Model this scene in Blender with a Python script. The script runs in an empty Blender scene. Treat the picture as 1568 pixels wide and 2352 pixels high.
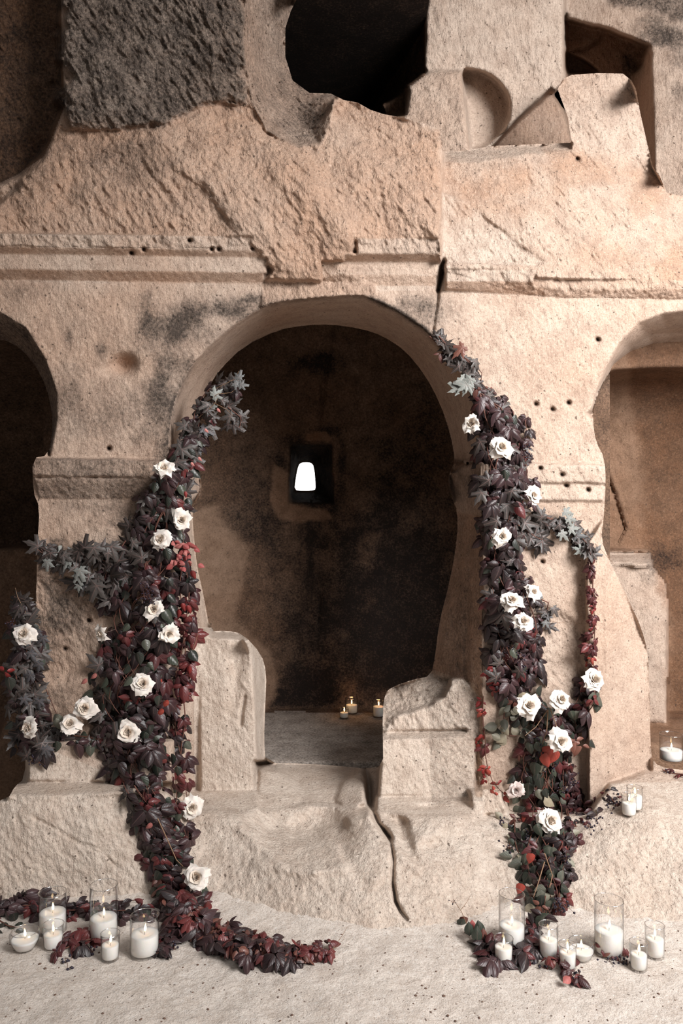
import bpy, bmesh, math, random
import numpy as np
from mathutils import Vector, Matrix, Euler

random.seed(7)
rng = np.random.default_rng(11)
COL = bpy.context.scene.collection
EYE = 1.67
F = 1812.0            # focal length in pixels of the 1568 x 2352 frame
CX, CY = 784.0, 1176.0


def world(px, py, Y):
    return Vector(((px - CX) / F * Y, Y, EYE - (py - CY) / F * Y))


# ------------------------------------------------------------------ noise
def _hash(ix, iy, iz, s):
    h = (ix * 374761393 + iy * 668265263 + iz * 2147483647 + s * 1274126177) & 0xFFFFFFFF
    h = ((h ^ (h >> 13)) * 1274126177) & 0xFFFFFFFF
    h = ((h ^ (h >> 15)) * 2246822519) & 0xFFFFFFFF
    return ((h ^ (h >> 16)) & 0xFFFFFF) / float(0xFFFFFF) * 2 - 1


def vnoise(P, scale, seed=0):
    q = P * scale
    i = np.floor(q).astype(np.int64)
    f = q - i
    f = f * f * f * (f * (f * 6 - 15) + 10)
    out = 0
    for dx in (0, 1):
        wx = f[:, 0] if dx else 1 - f[:, 0]
        for dy in (0, 1):
            wy = f[:, 1] if dy else 1 - f[:, 1]
            for dz in (0, 1):
                wz = f[:, 2] if dz else 1 - f[:, 2]
                out = out + wx * wy * wz * _hash(i[:, 0] + dx, i[:, 1] + dy, i[:, 2] + dz, seed)
    return out


def fbm(P, scale, octaves=4, seed=0, gain=.5, ridge=False):
    r = 0
    a = 1.0
    for k in range(octaves):
        n = vnoise(P, scale * 2.03 ** k, seed + k * 7)
        if ridge:
            n = 1 - 2 * np.abs(n)
        r = r + a * n
        a *= gain
    return r


# ------------------------------------------------------------------ 2D helpers
def sdist(px, py, poly):
    """signed distance, positive inside"""
    d = np.full(px.shape, 1e9)
    inside = np.zeros(px.shape, bool)
    n = len(poly)
    for k in range(n):
        ax, ay = poly[k]
        bx, by = poly[(k + 1) % n]
        ex, ey = bx - ax, by - ay
        L = ex * ex + ey * ey + 1e-9
        t = np.clip(((px - ax) * ex + (py - ay) * ey) / L, 0, 1)
        d = np.minimum(d, (px - ax - t * ex) ** 2 + (py - ay - t * ey) ** 2)
        if ay != by:
            c = ((ay > py) != (by > py)) & (px < (bx - ax) * (py - ay) / (by - ay) + ax)
            inside ^= c
    d = np.sqrt(d)
    return np.where(inside, d, -d)


def ldist(px, py, line):
    d = np.full(px.shape, 1e9)
    for k in range(len(line) - 1):
        ax, ay = line[k]
        bx, by = line[k + 1]
        ex, ey = bx - ax, by - ay
        L = ex * ex + ey * ey + 1e-9
        t = np.clip(((px - ax) * ex + (py - ay) * ey) / L, 0, 1)
        d = np.minimum(d, (px - ax - t * ex) ** 2 + (py - ay - t * ey) ** 2)
    return np.sqrt(d)


def nearest(px, py, poly):
    best = np.full(px.shape, 1e18)
    qx = px.copy()
    qy = py.copy()
    n = len(poly)
    for k in range(n):
        ax, ay = poly[k]
        bx, by = poly[(k + 1) % n]
        ex, ey = bx - ax, by - ay
        L = ex * ex + ey * ey + 1e-9
        t = np.clip(((px - ax) * ex + (py - ay) * ey) / L, 0, 1)
        x = ax + t * ex
        y = ay + t * ey
        d = (px - x) ** 2 + (py - y) ** 2
        m = d < best
        best = np.where(m, d, best)
        qx = np.where(m, x, qx)
        qy = np.where(m, y, qy)
    return qx, qy


def smooth(a, b, x):
    t = np.clip((x - a) / (b - a + 1e-9), 0, 1)
    return t * t * (3 - 2 * t)


def chaikin(p, n=2, closed=False):
    for _ in range(n):
        q = []
        m = len(p)
        if not closed:
            q.append(p[0])
        for k in range(m if closed else m - 1):
            a = p[k]
            b = p[(k + 1) % m]
            q.append((a[0] * .75 + b[0] * .25, a[1] * .75 + b[1] * .25))
            q.append((a[0] * .25 + b[0] * .75, a[1] * .25 + b[1] * .75))
        if not closed:
            q.append(p[-1])
        p = q
    return p


def facade(px):
    return 3.92 / (1 - .115 * (px - CX) / F)


# ------------------------------------------------------------------ a relief: rock face carried by a ray grid at true depths
class Relief:
    def __init__(s, x0, x1, y0, y1, step, seed):
        nx = int((x1 - x0) / step) + 1
        ny = int((y1 - y0) / step) + 1
        gx, gy = np.meshgrid(np.linspace(x0, x1, nx), np.linspace(y0, y1, ny))
        s.nx, s.ny, s.step = nx, ny, step
        s.px, s.py = gx.ravel(), gy.ravel()
        s.d = facade(s.px).copy()
        z = np.zeros(len(s.px))
        s.soot, s.peach, s.rough = z.copy(), z.copy(), z.copy() + .2
        Q = np.stack([s.px / 400, s.py / 400, z + seed], 1)
        s.jag = fbm(Q, 9, 4, seed)
        s.jag2 = fbm(Q, 4, 3, seed + 50)

    def depth(s, spec, m):
        px, py = s.px[m], s.py[m]
        if isinstance(spec, (int, float)):
            return np.full(px.shape, float(spec))
        if spec[0] == 'f':
            return facade(px) + spec[1]
        if spec[0] == 'fy':     # facade offset varying linearly from row a to row b
            _, ya, oa, yb, ob = spec
            t = np.clip((py - ya) / (yb - ya), 0, 1)
            return facade(px) + oa + (ob - oa) * t
        if spec[0] == 'z':
            return (EYE - spec[1]) * F / np.maximum(py - CY, 5)
        pts = np.array(spec, float)
        inv = 1 / pts[:, 2]
        if len(pts) < 5:
            A = np.stack([np.ones(len(pts)), pts[:, 0] / 1000, pts[:, 1] / 1000], 1)
            c = np.linalg.lstsq(A, inv, rcond=None)[0]
            return 1 / np.clip(c[0] + c[1] * px / 1000 + c[2] * py / 1000, .08, .6)
        # thin plate spline through the control depths
        X = pts[:, :2] / 300
        n = len(X)
        def U(r2):
            return r2 * np.log(r2 + 1e-9)
        K = U(((X[:, None] - X[None]) ** 2).sum(-1)) + np.eye(n) * .02
        Pm = np.concatenate([np.ones((n, 1)), X], 1)
        A = np.zeros((n + 3, n + 3))
        A[:n, :n], A[:n, n:], A[n:, :n] = K, Pm, Pm.T
        c = np.linalg.solve(A, np.concatenate([inv, np.zeros(3)]))
        ux, uy = px / 300, py / 300
        v = c[n] + c[n + 1] * ux + c[n + 2] * uy
        for k in range(n):
            v = v + c[k] * U((ux - X[k, 0]) ** 2 + (uy - X[k, 1]) ** 2)
        return 1 / np.clip(v, inv.min() * .93, inv.max() * 1.07)

    def sel(s, poly, pad):
        xs = [p[0] for p in poly]
        ys = [p[1] for p in poly]
        return np.nonzero((s.px > min(xs) - pad) & (s.px < max(xs) + pad) & (s.py > min(ys) - pad) & (s.py < max(ys) + pad))[0]

    def stamp(s, poly, spec, feather=3., jag=3., soot=None, peach=None, rough=None, mode='set'):
        m = s.sel(poly, feather + jag * 2 + 4)
        sd = sdist(s.px[m], s.py[m], poly) + s.jag[m] * jag
        w = smooth(-feather, feather, sd)
        if spec is not None:
            v = s.depth(spec, m)
            if mode == 'min':
                v = np.minimum(v, s.d[m])
            if mode == 'max':
                v = np.maximum(v, s.d[m])
            # blend inverse depths: straight in space
            s.d[m] = 1 / ((1 - w) / s.d[m] + w / v)
        for nm, val in (('soot', soot), ('peach', peach), ('rough', rough)):
            if val is not None:
                a = getattr(s, nm)
                a[m] = a[m] * (1 - w) + w * val

    def ring(s, outer, inner, d0, d1, jag=0., soot=None, peach=None, rough=None, power=1.):
        poly = list(outer) + list(inner)[::-1]
        m = s.sel(poly, 12)
        sd = sdist(s.px[m], s.py[m], poly)
        m, sd = m[sd > -9], sd[sd > -9]
        a = ldist(s.px[m], s.py[m], outer)
        b = ldist(s.px[m], s.py[m], inner)
        k = (sd > -1) | (b < a * .5)
        m, sd, a, b = m[k], sd[k], a[k], b[k]
        t = np.where(sd > 0, (a / (a + b + 1e-6)) ** power, np.where(b < a, 1.0, 0.0))
        e0 = s.depth(d0, m)
        e1 = s.depth(d1, m)
        s.d[m] = 1 / ((1 - t) / e0 + t / e1)
        for nm, val in (('soot', soot), ('peach', peach), ('rough', rough)):
            if val is not None:
                getattr(s, nm)[m] = val

    def blob(s, x, y, rx, ry, amt, what='d', rot=0., p=2.0, nz=.0):
        m = s.sel([(x - rx * 2.5, y - ry * 2.5), (x + rx * 2.5, y + ry * 2.5)], max(rx, ry))
        dx, dy = s.px[m] - x, s.py[m] - y
        c, q = math.cos(rot), math.sin(rot)
        u = (dx * c + dy * q) / rx
        v = (-dx * q + dy * c) / ry
        r = np.sqrt(u * u + v * v) + nz * s.jag[m]
        w = np.exp(-np.maximum(r, 0) ** p)
        a = getattr(s, what)
        if what == 'd':
            a[m] += amt * w
        else:
            a[m] = a[m] * (1 - w * abs(amt)) + (w * amt if amt > 0 else 0)

    def line(s, pts, width, amt, what='d', jag=2.):
        m = s.sel(pts, width * 4 + jag * 3)
        dd = np.abs(ldist(s.px[m], s.py[m], pts) + s.jag2[m] * jag)
        w = np.exp(-(dd / width) ** 2)
        a = getattr(s, what)
        if what == 'd':
            a[m] += amt * w
        else:
            a[m] = np.clip(a[m] + amt * w, 0, 1)

    def blur(s, n=1):
        a = (1 / s.d).reshape(s.ny, s.nx)
        for _ in range(n):
            p = np.pad(a, 1, mode='edge')
            a = (p[:-2, 1:-1] + p[2:, 1:-1] + p[1:-1, :-2] + p[1:-1, 2:] + p[1:-1, 1:-1] * 4) / 8
        s.d = 1 / a.ravel()

    def roughen(s, amp=1.0):
        P = np.stack([(s.px - CX) / F * s.d, s.d, EYE - (s.py - CY) / F * s.d], 1)
        r = s.rough
        Pa = P * np.array([1.0, 1.0, .75])
        n1 = fbm(Pa, 5, 3, 3)
        c_, s_ = math.cos(.6), math.sin(.6)
        Pr = np.stack([P[:, 0] * c_ + P[:, 2] * s_, P[:, 1], (-P[:, 0] * s_ + P[:, 2] * c_) * .5], 1)
        n2 = fbm(Pr, 30, 3, 23, ridge=True)
        n4 = fbm(Pr, 9, 3, 43)
        n3 = fbm(Pr, 60, 3, 33)
        s.d += amp * (n1 * (.004 + .014 * r) - n2 * (.0006 + .0105 * r * r) + n4 * .015 * r * r + n3 * (.0008 + .0065 * r))

    def sample(s, px, py):
        fx = (px - s.px[0]) / s.step_x()
        fy = (py - s.py[0]) / s.step_y()
        ix = int(min(max(fx, 0), s.nx - 1))
        iy = int(min(max(fy, 0), s.ny - 1))
        return float(s.d[iy * s.nx + ix])

    def step_x(s):
        return (s.px[s.nx - 1] - s.px[0]) / (s.nx - 1)

    def step_y(s):
        return (s.py[-1] - s.py[0]) / (s.ny - 1)

    def build(s, keep_polys, hole_polys, regions, mat, flange=.0):
        """regions: list of (name, poly or None); faces go to the first region whose polygon holds them"""
        ins = np.ones(len(s.px), bool)
        sdh = [sdist(s.px, s.py, h) for h in hole_polys]
        for q in sdh:
            ins &= q < 0
        idx = np.arange(s.nx * s.ny).reshape(s.ny, s.nx)
        a, b, c, d = idx[:-1, :-1].ravel(), idx[:-1, 1:].ravel(), idx[1:, 1:].ravel(), idx[1:, :-1].ravel()
        cnt = ins[a].astype(int) + ins[b] + ins[c] + ins[d]
        keep = cnt > 0
        quads = np.stack([a, d, c, b], 1)[keep]
        used = np.zeros(len(s.px), bool)
        used[quads.ravel()] = True
        px, py, dd = s.px.copy(), s.py.copy(), s.d.copy()
        # outside vertices snap onto the outline and take the depth of the closest inside vertex
        dm = np.where(ins, s.d, np.nan).reshape(s.ny, s.nx)
        acc = np.zeros_like(dm)
        wsum = np.zeros_like(dm)
        pad = np.pad(dm, 1, constant_values=np.nan)
        for oy in (0, 1, 2):
            for ox in (0, 1, 2):
                v = pad[oy:oy + s.ny, ox:ox + s.nx]
                g = ~np.isnan(v)
                acc[g] += v[g]
                wsum[g] += 1
        nb = (acc / np.maximum(wsum, 1)).ravel()
        for h, q in zip(hole_polys, sdh):
            m = np.nonzero(used & (q >= 0))[0]
            if len(m):
                x, y = nearest(px[m], py[m], h)
                px[m], py[m] = x, y
                ok = wsum.ravel()[m] > 0
                dd[m[ok]] = nb[m[ok]]
        V = np.stack([(px - CX) / F * dd, dd, EYE - (py - CY) / F * dd], 1)
        cxm = s.px[quads].mean(1)
        cym = s.py[quads].mean(1)
        left = np.ones(len(quads), bool)
        objs = []
        for name, poly in regions:
            if poly is None:
                m = left.copy()
            else:
                m = left & (sdist(cxm, cym, poly) > 0)
            left &= ~m
            q = quads[m]
            if not len(q):
                continue
            uniq, inv = np.unique(q.ravel(), return_inverse=True)
            vv = V[uniq]
            q2 = inv.reshape(-1, 4)
            attr = np.stack([s.soot[uniq], s.peach[uniq], s.rough[uniq], np.ones(len(uniq))], 1)
            if flange > 0:
                e = np.concatenate([q2[:, [0, 1]], q2[:, [1, 2]], q2[:, [2, 3]], q2[:, [3, 0]]])
                key = np.sort(e, 1)
                k = key[:, 0].astype(np.int64) * (len(uniq) + 1) + key[:, 1]
                _, first, cnts = np.unique(k, return_index=True, return_counts=True)
                be = e[first[cnts == 1]]
                bu, binv = np.unique(be.ravel(), return_inverse=True)
                off = len(vv)
                back = vv[bu].copy()
                back[:, 1] += flange
                vv = np.concatenate([vv, back])
                attr = np.concatenate([attr, attr[bu]])
                bi = binv.reshape(-1, 2) + off
                fq = np.stack([be[:, 1], be[:, 0], bi[:, 0], bi[:, 1]], 1)
                q2 = np.concatenate([q2, fq])
            objs.append(np_mesh(name, vv, q2, mat, attr))
        return objs


def np_mesh(name, V, Q, mat, attr=None, smooth_=True):
    me = bpy.data.meshes.new(name)
    V = np.asarray(V, np.float32)
    Q = np.asarray(Q, np.int32)
    k = Q.shape[1]
    me.vertices.add(len(V))
    me.vertices.foreach_set('co', V.ravel())
    me.loops.add(Q.size)
    me.loops.foreach_set('vertex_index', Q.ravel())
    me.polygons.add(len(Q))
    me.polygons.foreach_set('loop_start', np.arange(0, Q.size, k, dtype=np.int32))
    me.polygons.foreach_set('use_smooth', np.full(len(Q), smooth_))
    me.update(calc_edges=True)
    if attr is not None:
        at = me.attributes.new('wear_shade', 'FLOAT_COLOR', 'POINT')
        at.data.foreach_set('color', np.asarray(attr, np.float32).ravel())
    me.validate()
    if mat:
        me.materials.append(mat)
    o = bpy.data.objects.new(name, me)
    COL.objects.link(o)
    return o


def structure(o):
    o['kind'] = 'structure'
    return o


# ------------------------------------------------------------------ materials
def new_mat(name):
    m = bpy.data.materials.new(name)
    m.use_nodes = True
    nt = m.node_tree
    b = nt.nodes['Principled BSDF']
    return m, nt, b


def N(nt, typ, **kw):
    n = nt.nodes.new(typ)
    for k, v in kw.items():
        setattr(n, k, v)
    return n


def ramp(nt, src, stops):
    r = nt.nodes.new('ShaderNodeValToRGB')
    e = r.color_ramp.elements
    while len(e) > 1:
        e.remove(e[-1])
    e[0].position, e[0].color = stops[0][0], tuple(stops[0][1]) + (1,)
    for p, c in stops[1:]:
        x = e.new(p)
        x.color = tuple(c) + (1,)
    nt.links.new(src, r.inputs[0])
    return r.outputs[0]


def g3(v):
    return (v, v, v)


def mix(nt, fac, a, b, mode='MIX'):
    n = nt.nodes.new('ShaderNodeMix')
    n.data_type = 'RGBA'
    n.blend_type = mode
    for inp, v in ((n.inputs[0], fac), (n.inputs[6], a), (n.inputs[7], b)):
        if isinstance(v, (int, float)):
            inp.default_value = v
        elif isinstance(v, tuple):
            inp.default_value = v + (1,) if len(v) == 3 else v
        else:
            nt.links.new(v, inp)
    return n.outputs[2]


def math_(nt, op, a, b=None, c=None):
    n = nt.nodes.new('ShaderNodeMath')
    n.operation = op
    for k, v in enumerate((a, b, c)):
        if v is None:
            continue
        if isinstance(v, (int, float)):
            n.inputs[k].default_value = v
        else:
            nt.links.new(v, n.inputs[k])
    return n.outputs[0]


def noise(nt, co, scale, detail=5, rough=.55, typ=None):
    n = nt.nodes.new('ShaderNodeTexNoise')
    n.inputs['Scale'].default_value = scale
    n.inputs['Detail'].default_value = detail
    n.inputs['Roughness'].default_value = rough
    nt.links.new(co, n.inputs['Vector'])
    return n.outputs['Fac']


def rock_material(name, cream=(.60, .48, .395), peach=(.50, .325, .23), dark=(.30, .205, .155), soot_shade_c=(.066, .052, .044), bump=1.0, speck=1.0):
    m, nt, b = new_mat(name)
    L = nt.links
    geo = nt.nodes.new('ShaderNodeNewGeometry')
    co = geo.outputs['Position']
    at = N(nt, 'ShaderNodeAttribute', attribute_name='wear_shade')
    sep = nt.nodes.new('ShaderNodeSeparateColor')
    L.new(at.outputs['Color'], sep.inputs[0])
    soot, pch, rgh = sep.outputs[0], sep.outputs[1], sep.outputs[2]
    n1 = noise(nt, co, 2.2, 4, .6)
    n2 = noise(nt, co, 11, 4, .65)
    n3 = noise(nt, co, 90, 3, .7)
    pf = math_(nt, 'ADD', pch, math_(nt, 'MULTIPLY', math_(nt, 'SUBTRACT', n1, .5), 1.3))
    pf = ramp(nt, pf, [(0, g3(0)), (1, g3(1))])
    base = mix(nt, pf, cream, peach)
    base = mix(nt, ramp(nt, n2, [(.42, g3(0)), (.75, g3(.6))]), base, dark)
    # grain: light and dark grains
    base = mix(nt, ramp(nt, n3, [(.3, g3(.5)), (.47, g3(0))]), base, (dark[0] * .62, dark[1] * .58, dark[2] * .55))
    base = mix(nt, ramp(nt, n3, [(.56, g3(0)), (.78, g3(.6))]), base, tuple(min(.86, c * 1.42) for c in cream))
    # pores
    vor = nt.nodes.new('ShaderNodeTexVoronoi')
    vor.inputs['Scale'].default_value = 60
    nd = nt.nodes.new('ShaderNodeTexNoise')
    nd.inputs['Scale'].default_value = 70
    L.new(co, nd.inputs['Vector'])
    wv = nt.nodes.new('ShaderNodeVectorMath')
    wv.operation = 'MULTIPLY_ADD'
    wv.inputs[1].default_value = (.016, .016, .016)
    L.new(nd.outputs['Color'], wv.inputs[0])
    L.new(co, wv.inputs[2])
    L.new(wv.outputs[0], vor.inputs['Vector'])
    sepc = nt.nodes.new('ShaderNodeSeparateColor')
    L.new(vor.outputs['Color'], sepc.inputs[0])
    rad = math_(nt, 'MULTIPLY', math_(nt, 'POWER', sepc.outputs[0], 9.0), .40 * speck)
    pore = math_(nt, 'LESS_THAN', math_(nt, 'ADD', vor.outputs['Distance'], math_(nt, 'MULTIPLY', n3, .22)), math_(nt, 'ADD', rad, .05))
    base = mix(nt, math_(nt, 'MULTIPLY', pore, .8), base, (.10, .07, .055))
    # soot stains and painted chamber shade, mottled by noise
    n4 = noise(nt, co, 9, 4, .7)
    n5 = noise(nt, co, 70, 3, .75)
    nn = math_(nt, 'ADD', math_(nt, 'MULTIPLY', math_(nt, 'SUBTRACT', n4, .5), 1.1), math_(nt, 'MULTIPLY', math_(nt, 'SUBTRACT', n5, .5), 1.9))
    bell = math_(nt, 'MULTIPLY', soot, math_(nt, 'SUBTRACT', 1.25, soot))
    sf = math_(nt, 'ADD', soot, math_(nt, 'MULTIPLY', nn, math_(nt, 'MULTIPLY', bell, 2.2)))
    sf = ramp(nt, sf, [(.02, g3(0)), (.5, g3(.48)), (1, g3(.97))])
    base = mix(nt, sf, base, soot_shade_c)
    L.new(base, b.inputs['Base Color'])
    b.inputs['Roughness'].default_value = 1.0
    b.inputs['Specular IOR Level'].default_value = .12
    # bumps: grain, pits, tool marks
    mp = nt.nodes.new('ShaderNodeMapping')
    mp.inputs['Rotation'].default_value = (0, .5, 0)
    mp.inputs['Scale'].default_value = (1, 1, .33)
    L.new(co, mp.inputs['Vector'])
    tool = noise(nt, mp.outputs[0], 46, 4, .68)
    fine = noise(nt, co, 150, 3, .75)
    h = math_(nt, 'ADD', math_(nt, 'MULTIPLY', tool, math_(nt, 'ADD', .35, math_(nt, 'MULTIPLY', rgh, 2.2))), math_(nt, 'MULTIPLY', fine, .5))
    bp = nt.nodes.new('ShaderNodeBump')
    bp.inputs['Strength'].default_value = 1.0
    bp.inputs['Distance'].default_value = .011 * bump
    L.new(h, bp.inputs['Height'])
    L.new(bp.outputs[0], b.inputs['Normal'])
    return m
# ================================================================== THE ROCK FACE
ROCK = rock_material('tuff rock')
ROCK_SHADED = rock_material('tuff rock darkened for chamber shade', cream=(.33, .22, .155), peach=(.235, .125, .072), dark=(.11, .064, .040), soot_shade_c=(.02, .016, .015), bump=.8)  # darker copy of the rock; chamber shade is put into the colour
DUSTY = rock_material('dust covered tuff', cream=(.68, .575, .49), peach=(.58, .42, .315), dark=(.40, .295, .23))
EARTH = rock_material('trodden tuff dust', cream=(.74, .66, .59), peach=(.69, .59, .51), dark=(.47, .38, .315), bump=.8, speck=.8)

HOLE_C = chaikin([(440, 1070), (441, 1020), (452, 960), (472, 900), (505, 848), (560, 795), (640, 757), (700, 747), (760, 745), (830, 755), (880, 772), (930, 805),
          (975, 860), (1010, 925), (1035, 1000), (1045, 1060), (1032, 1085), (1029, 1112), (1036, 1140), (1050, 1175), (1050, 1235),
          (1034, 1330), (1008, 1430), (1000, 1500), (990, 1553), (950, 1560), (900, 1578), (884, 1592), (878, 1640), (879, 1700), (880, 1757),
          (842, 1766), (790, 1760), (700, 1754), (610, 1752), (606, 1700), (609, 1620), (612, 1545), (600, 1502), (558, 1456), (520, 1448), (482, 1450),
          (468, 1370), (452, 1300), (444, 1220), (441, 1172), (455, 1150), (463, 1125), (461, 1090)], 1, True)
OUT_C = chaikin([(388, 1060), (388, 1000), (398, 930), (425, 865), (460, 815), (520, 760), (570, 725), (610, 703), (650, 693), (720, 686), (800, 681), (850, 683),
         (920, 718), (985, 762), (1040, 825), (1075, 895), (1095, 970), (1108, 1060)], 1)
IN_C = chaikin([(440, 1070), (441, 1020), (452, 960), (472, 900), (505, 848), (560, 795), (640, 757), (700, 747), (760, 745), (830, 755), (880, 772), (930, 805),
        (975, 860), (1010, 925), (1035, 1000), (1045, 1060)], 1)
HOLE_L = [(-400, 770), (0, 776), (50, 800), (95, 860), (115, 920), (122, 980), (112, 1046), (74, 1052), (76, 1130), (91, 1165), (86, 1250), (82, 1400), (76, 1520),
          (66, 1620), (60, 1700), (57, 1788), (34, 1806), (18, 1836), (-60, 1850), (-400, 1850)]
HOLE_L = chaikin(HOLE_L, 1, True)
HOLE_R = chaikin([(1900, 815), (1568, 800), (1500, 799), (1450, 811), (1410, 838), (1380, 888), (1364, 930), (1361, 970), (1368, 1015), (1388, 1052), (1391, 1110),
          (1386, 1190), (1380, 1240), (1400, 1290), (1440, 1370), (1472, 1440), (1488, 1500), (1492, 1600), (1493, 1700), (1497, 1752), (1540, 1768), (1900, 1800)], 1, True)
HOLE_U = [(692, -300), (690, -20), (668, 25), (655, 65), (655, 130), (672, 185), (710, 213), (760, 215), (790, 230), (820, 235), (850, 252), (880, 262), (935, 272), (975, 285), (1010, 297),
          (1016, 345), (1060, 347), (1100, 340), (1140, 335), (1230, 331), (1312, 328), (1304, 270), (1280, 205), (1292, 182), (1312, 172), (1370, 168), (1430, 169), (1450, 185), (1460, 205), (1470, 260),
          (1486, 330), (1500, 385), (1515, 405), (1530, 442), (1570, 452), (1900, 470), (1900, -300)]

R = Relief(-330, 1900, -260, 2260, 2.6, 3)

# --- upper storey: weathered grey rock and the fresh break under it
R.stamp([(-400, -300), (900, -300), (900, 560), (-400, 560)], ('fy', -200, .10, 300, .06), 2, 0, peach=.75, rough=.8)
R.stamp([(-400, -300), (134, -300), (142, 120), (150, 240), (118, 320), (100, 360), (40, 400), (0, 420), (-400, 520)], ('f', .36), 7, 6, soot=.62, peach=.9, rough=.55)
R.stamp([(138, -300), (572, -300), (566, 160), (575, 240), (545, 262), (505, 240), (470, 243), (440, 258), (385, 290), (300, 296), (210, 300), (160, 290), (140, 240), (150, 120)], ('fy', -200, -.03, 290, -.0), 15, 16, soot=.84, peach=.2, rough=1.0)
# lip of the upper opening turning back
R.ring([(566, -300), (562, 120), (575, 230), (610, 300), (680, 338), (735, 335), (760, 290), (764, 240)], [(700, -300), (668, 20), (655, 75), (655, 130), (672, 185), (705, 210), (735, 214), (766, 217)], ('f', .02), ('f', .48), soot=.40, peach=.5, rough=1.0, power=.8)
R.blob(715, 275, 40, 42, .5, 'soot', nz=.5)
R.blob(690, 120, 50, 160, .35, 'soot', nz=.5)
# fresh break, left tongue
R.stamp([(-400, 520), (0, 470), (60, 410), (118, 330), (150, 298), (300, 300), (430, 288), (470, 380), (550, 470), (610, 560), (400, 575), (0, 575), (-400, 570)], [(0, 500, 3.68), (200, 310, 3.84), (380, 300, 3.82), (470, 540, 3.735), (60, 540, 3.70), (250, 540, 3.73), (250, 440, 3.74), (400, 400, 3.78), (480, 470, 3.76)], 5, 7, soot=0, peach=.9, rough=.75)
R.blob(300, 370, 120, 50, .45, 'soot', nz=.8)
R.blob(60, 440, 80, 60, .35, 'soot', nz=.8)
# central tongue that broke the cornice away
R.stamp([(378, 292), (440, 258), (470, 243), (505, 240), (545, 262), (600, 300), (690, 342), (740, 335), (764, 250), (790, 230), (880, 262), (1010, 297), (1016, 440), (1016, 600), (820, 560), (800, 600), (850, 680), (700, 690), (600, 700), (600, 610), (560, 545), (480, 440), (400, 380)],
        [(400, 300, 3.84), (560, 290, 3.86), (760, 340, 3.94), (990, 320, 3.97), (560, 520, 3.73), (700, 450, 3.76), (960, 560, 3.84), (820, 660, 3.88), (620, 680, 3.86), (700, 640, 3.82), (480, 400, 3.74), (900, 450, 3.86)], 11, 7, soot=0, peach=.75, rough=.7)
R.line([(385, 300), (400, 370), (455, 430), (520, 480), (570, 540), (600, 600)], 34, -.012, 'd', 6)
R.line([(520, 290), (560, 380), (640, 470), (700, 560)], 40, .03, 'd', 8)
R.line([(760, 300), (860, 400), (960, 470), (1000, 520)], 45, -.035, 'd', 8)
R.line([(640, 360), (760, 480), (820, 560)], 35, -.025, 'd', 8)
# rock right of the long crack, set back, shelf and upstanding block
R.stamp([(1016, 330), (1312, 326), (1280, 200), (1312, 160), (1440, 160), (1475, 250), (1500, 385), (1535, 440), (1900, 450), (1900, 700), (1250, 690), (1018, 620)],
        [(1030, 350, 4.16), (1300, 345, 4.28), (1290, 190, 4.42), (1440, 190, 4.44), (1560, 460, 4.42), (1030, 600, 3.90), (1200, 620, 3.95), (1560, 650, 4.08), (1350, 500, 4.12), (1150, 480, 4.02), (1480, 420, 4.35)], 2.5, 2, soot=0, peach=.3, rough=.62)
R.stamp([(1016, 343), (1140, 333), (1312, 326), (1312, 345), (1200, 352), (1100, 372), (1020, 372)], [(1016, 345, 4.30), (1312, 328, 4.44), (1312, 345, 4.30), (1020, 372, 4.14)], 3, 3, soot=.12, peach=.1)
R.line([(1200, 360), (1290, 420), (1400, 470), (1520, 500)], 40, -.014, 'd', 9)
R.stamp([(1016, 445), (1075, 465), (1150, 530), (1250, 600), (1230, 612), (1018, 602)], [(1016, 450, 4.00), (1250, 605, 4.0), (1018, 600, 3.92)], 4, 3, peach=.0)
R.stamp([(1250, 345), (1340, 350), (1420, 420), (1300, 430)], None, 10, 5, peach=.7)
for a in ((1150, 430, 130, 50, .9), (1300, 380, 90, 30, .8), (1470, 450, 60, 60, .8), (1540, 620, 90, 50, .9), (1400, 600, 120, 40, .6), (720, 600, 120, 60, .7), (620, 420, 60, 90, .5), (880, 500, 60, 50, .5), (250, 480, 250, 50, .6), (100, 340, 90, 60, .8)):
    R.blob(*a[:4], a[4], 'peach', nz=.5)
# cornice, left of the crack: two fillets, undercuts tinted for shade and warm bounce light
R.stamp([(-400, 562), (0, 565), (300, 568), (570, 570), (585, 575), (630, 620), (600, 655), (300, 650), (0, 640), (-400, 625)], ('f', 0), 2, 2, soot=0, peach=.5, rough=.15)
def band(x0, x1, ya, yb, sl, o0, o1, **kw):
    R.stamp([(x0, ya + sl * x0), (x1, ya + sl * x1), (x1, yb + sl * x1), (x0, yb + sl * x0)], None, .5, .6, **kw)
    poly = [(x0, ya + sl * x0), (x1, ya + sl * x1), (x1, yb + sl * x1), (x0, yb + sl * x0)]
    m = R.sel(poly, 4)
    sd = sdist(R.px[m], R.py[m], poly)
    m = m[sd > -1]
    t = np.clip((R.py[m] - (ya + sl * R.px[m])) / (yb - ya), 0, 1)
    R.d[m] = facade(R.px[m]) + o0 + (o1 - o0) * t
S = .028
band(-330, 575, 536, 567, .014, -.115, -.105, peach=.45)
band(-330, 598, 567, 583, .014, -.105, -.065, peach=.75)
band(-330, 612, 583, 618, .014, -.065, -.058, peach=.35)
band(-330, 604, 618, 642, .014, -.058, 0, peach=.8)
band(820, 1008, 545, 579, .004, -.125, -.115, peach=.25)
band(790, 1008, 579, 598, .004, -.115, -.04, peach=.7)
band(740, 1004, 598, 628, .004, -.04, -.035, peach=.35)
band(740, 1000, 628, 652, .004, -.035, 0, peach=.6)
band(1022, 1232, 610, 638, .008, -.075, -.07, peach=.1)
band(1022, 1262, 638, 668, .008, -.07, 0, peach=.75)
band(1225, 1900, 628, 650, .01, -.05, -.045, peach=.5)
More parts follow.
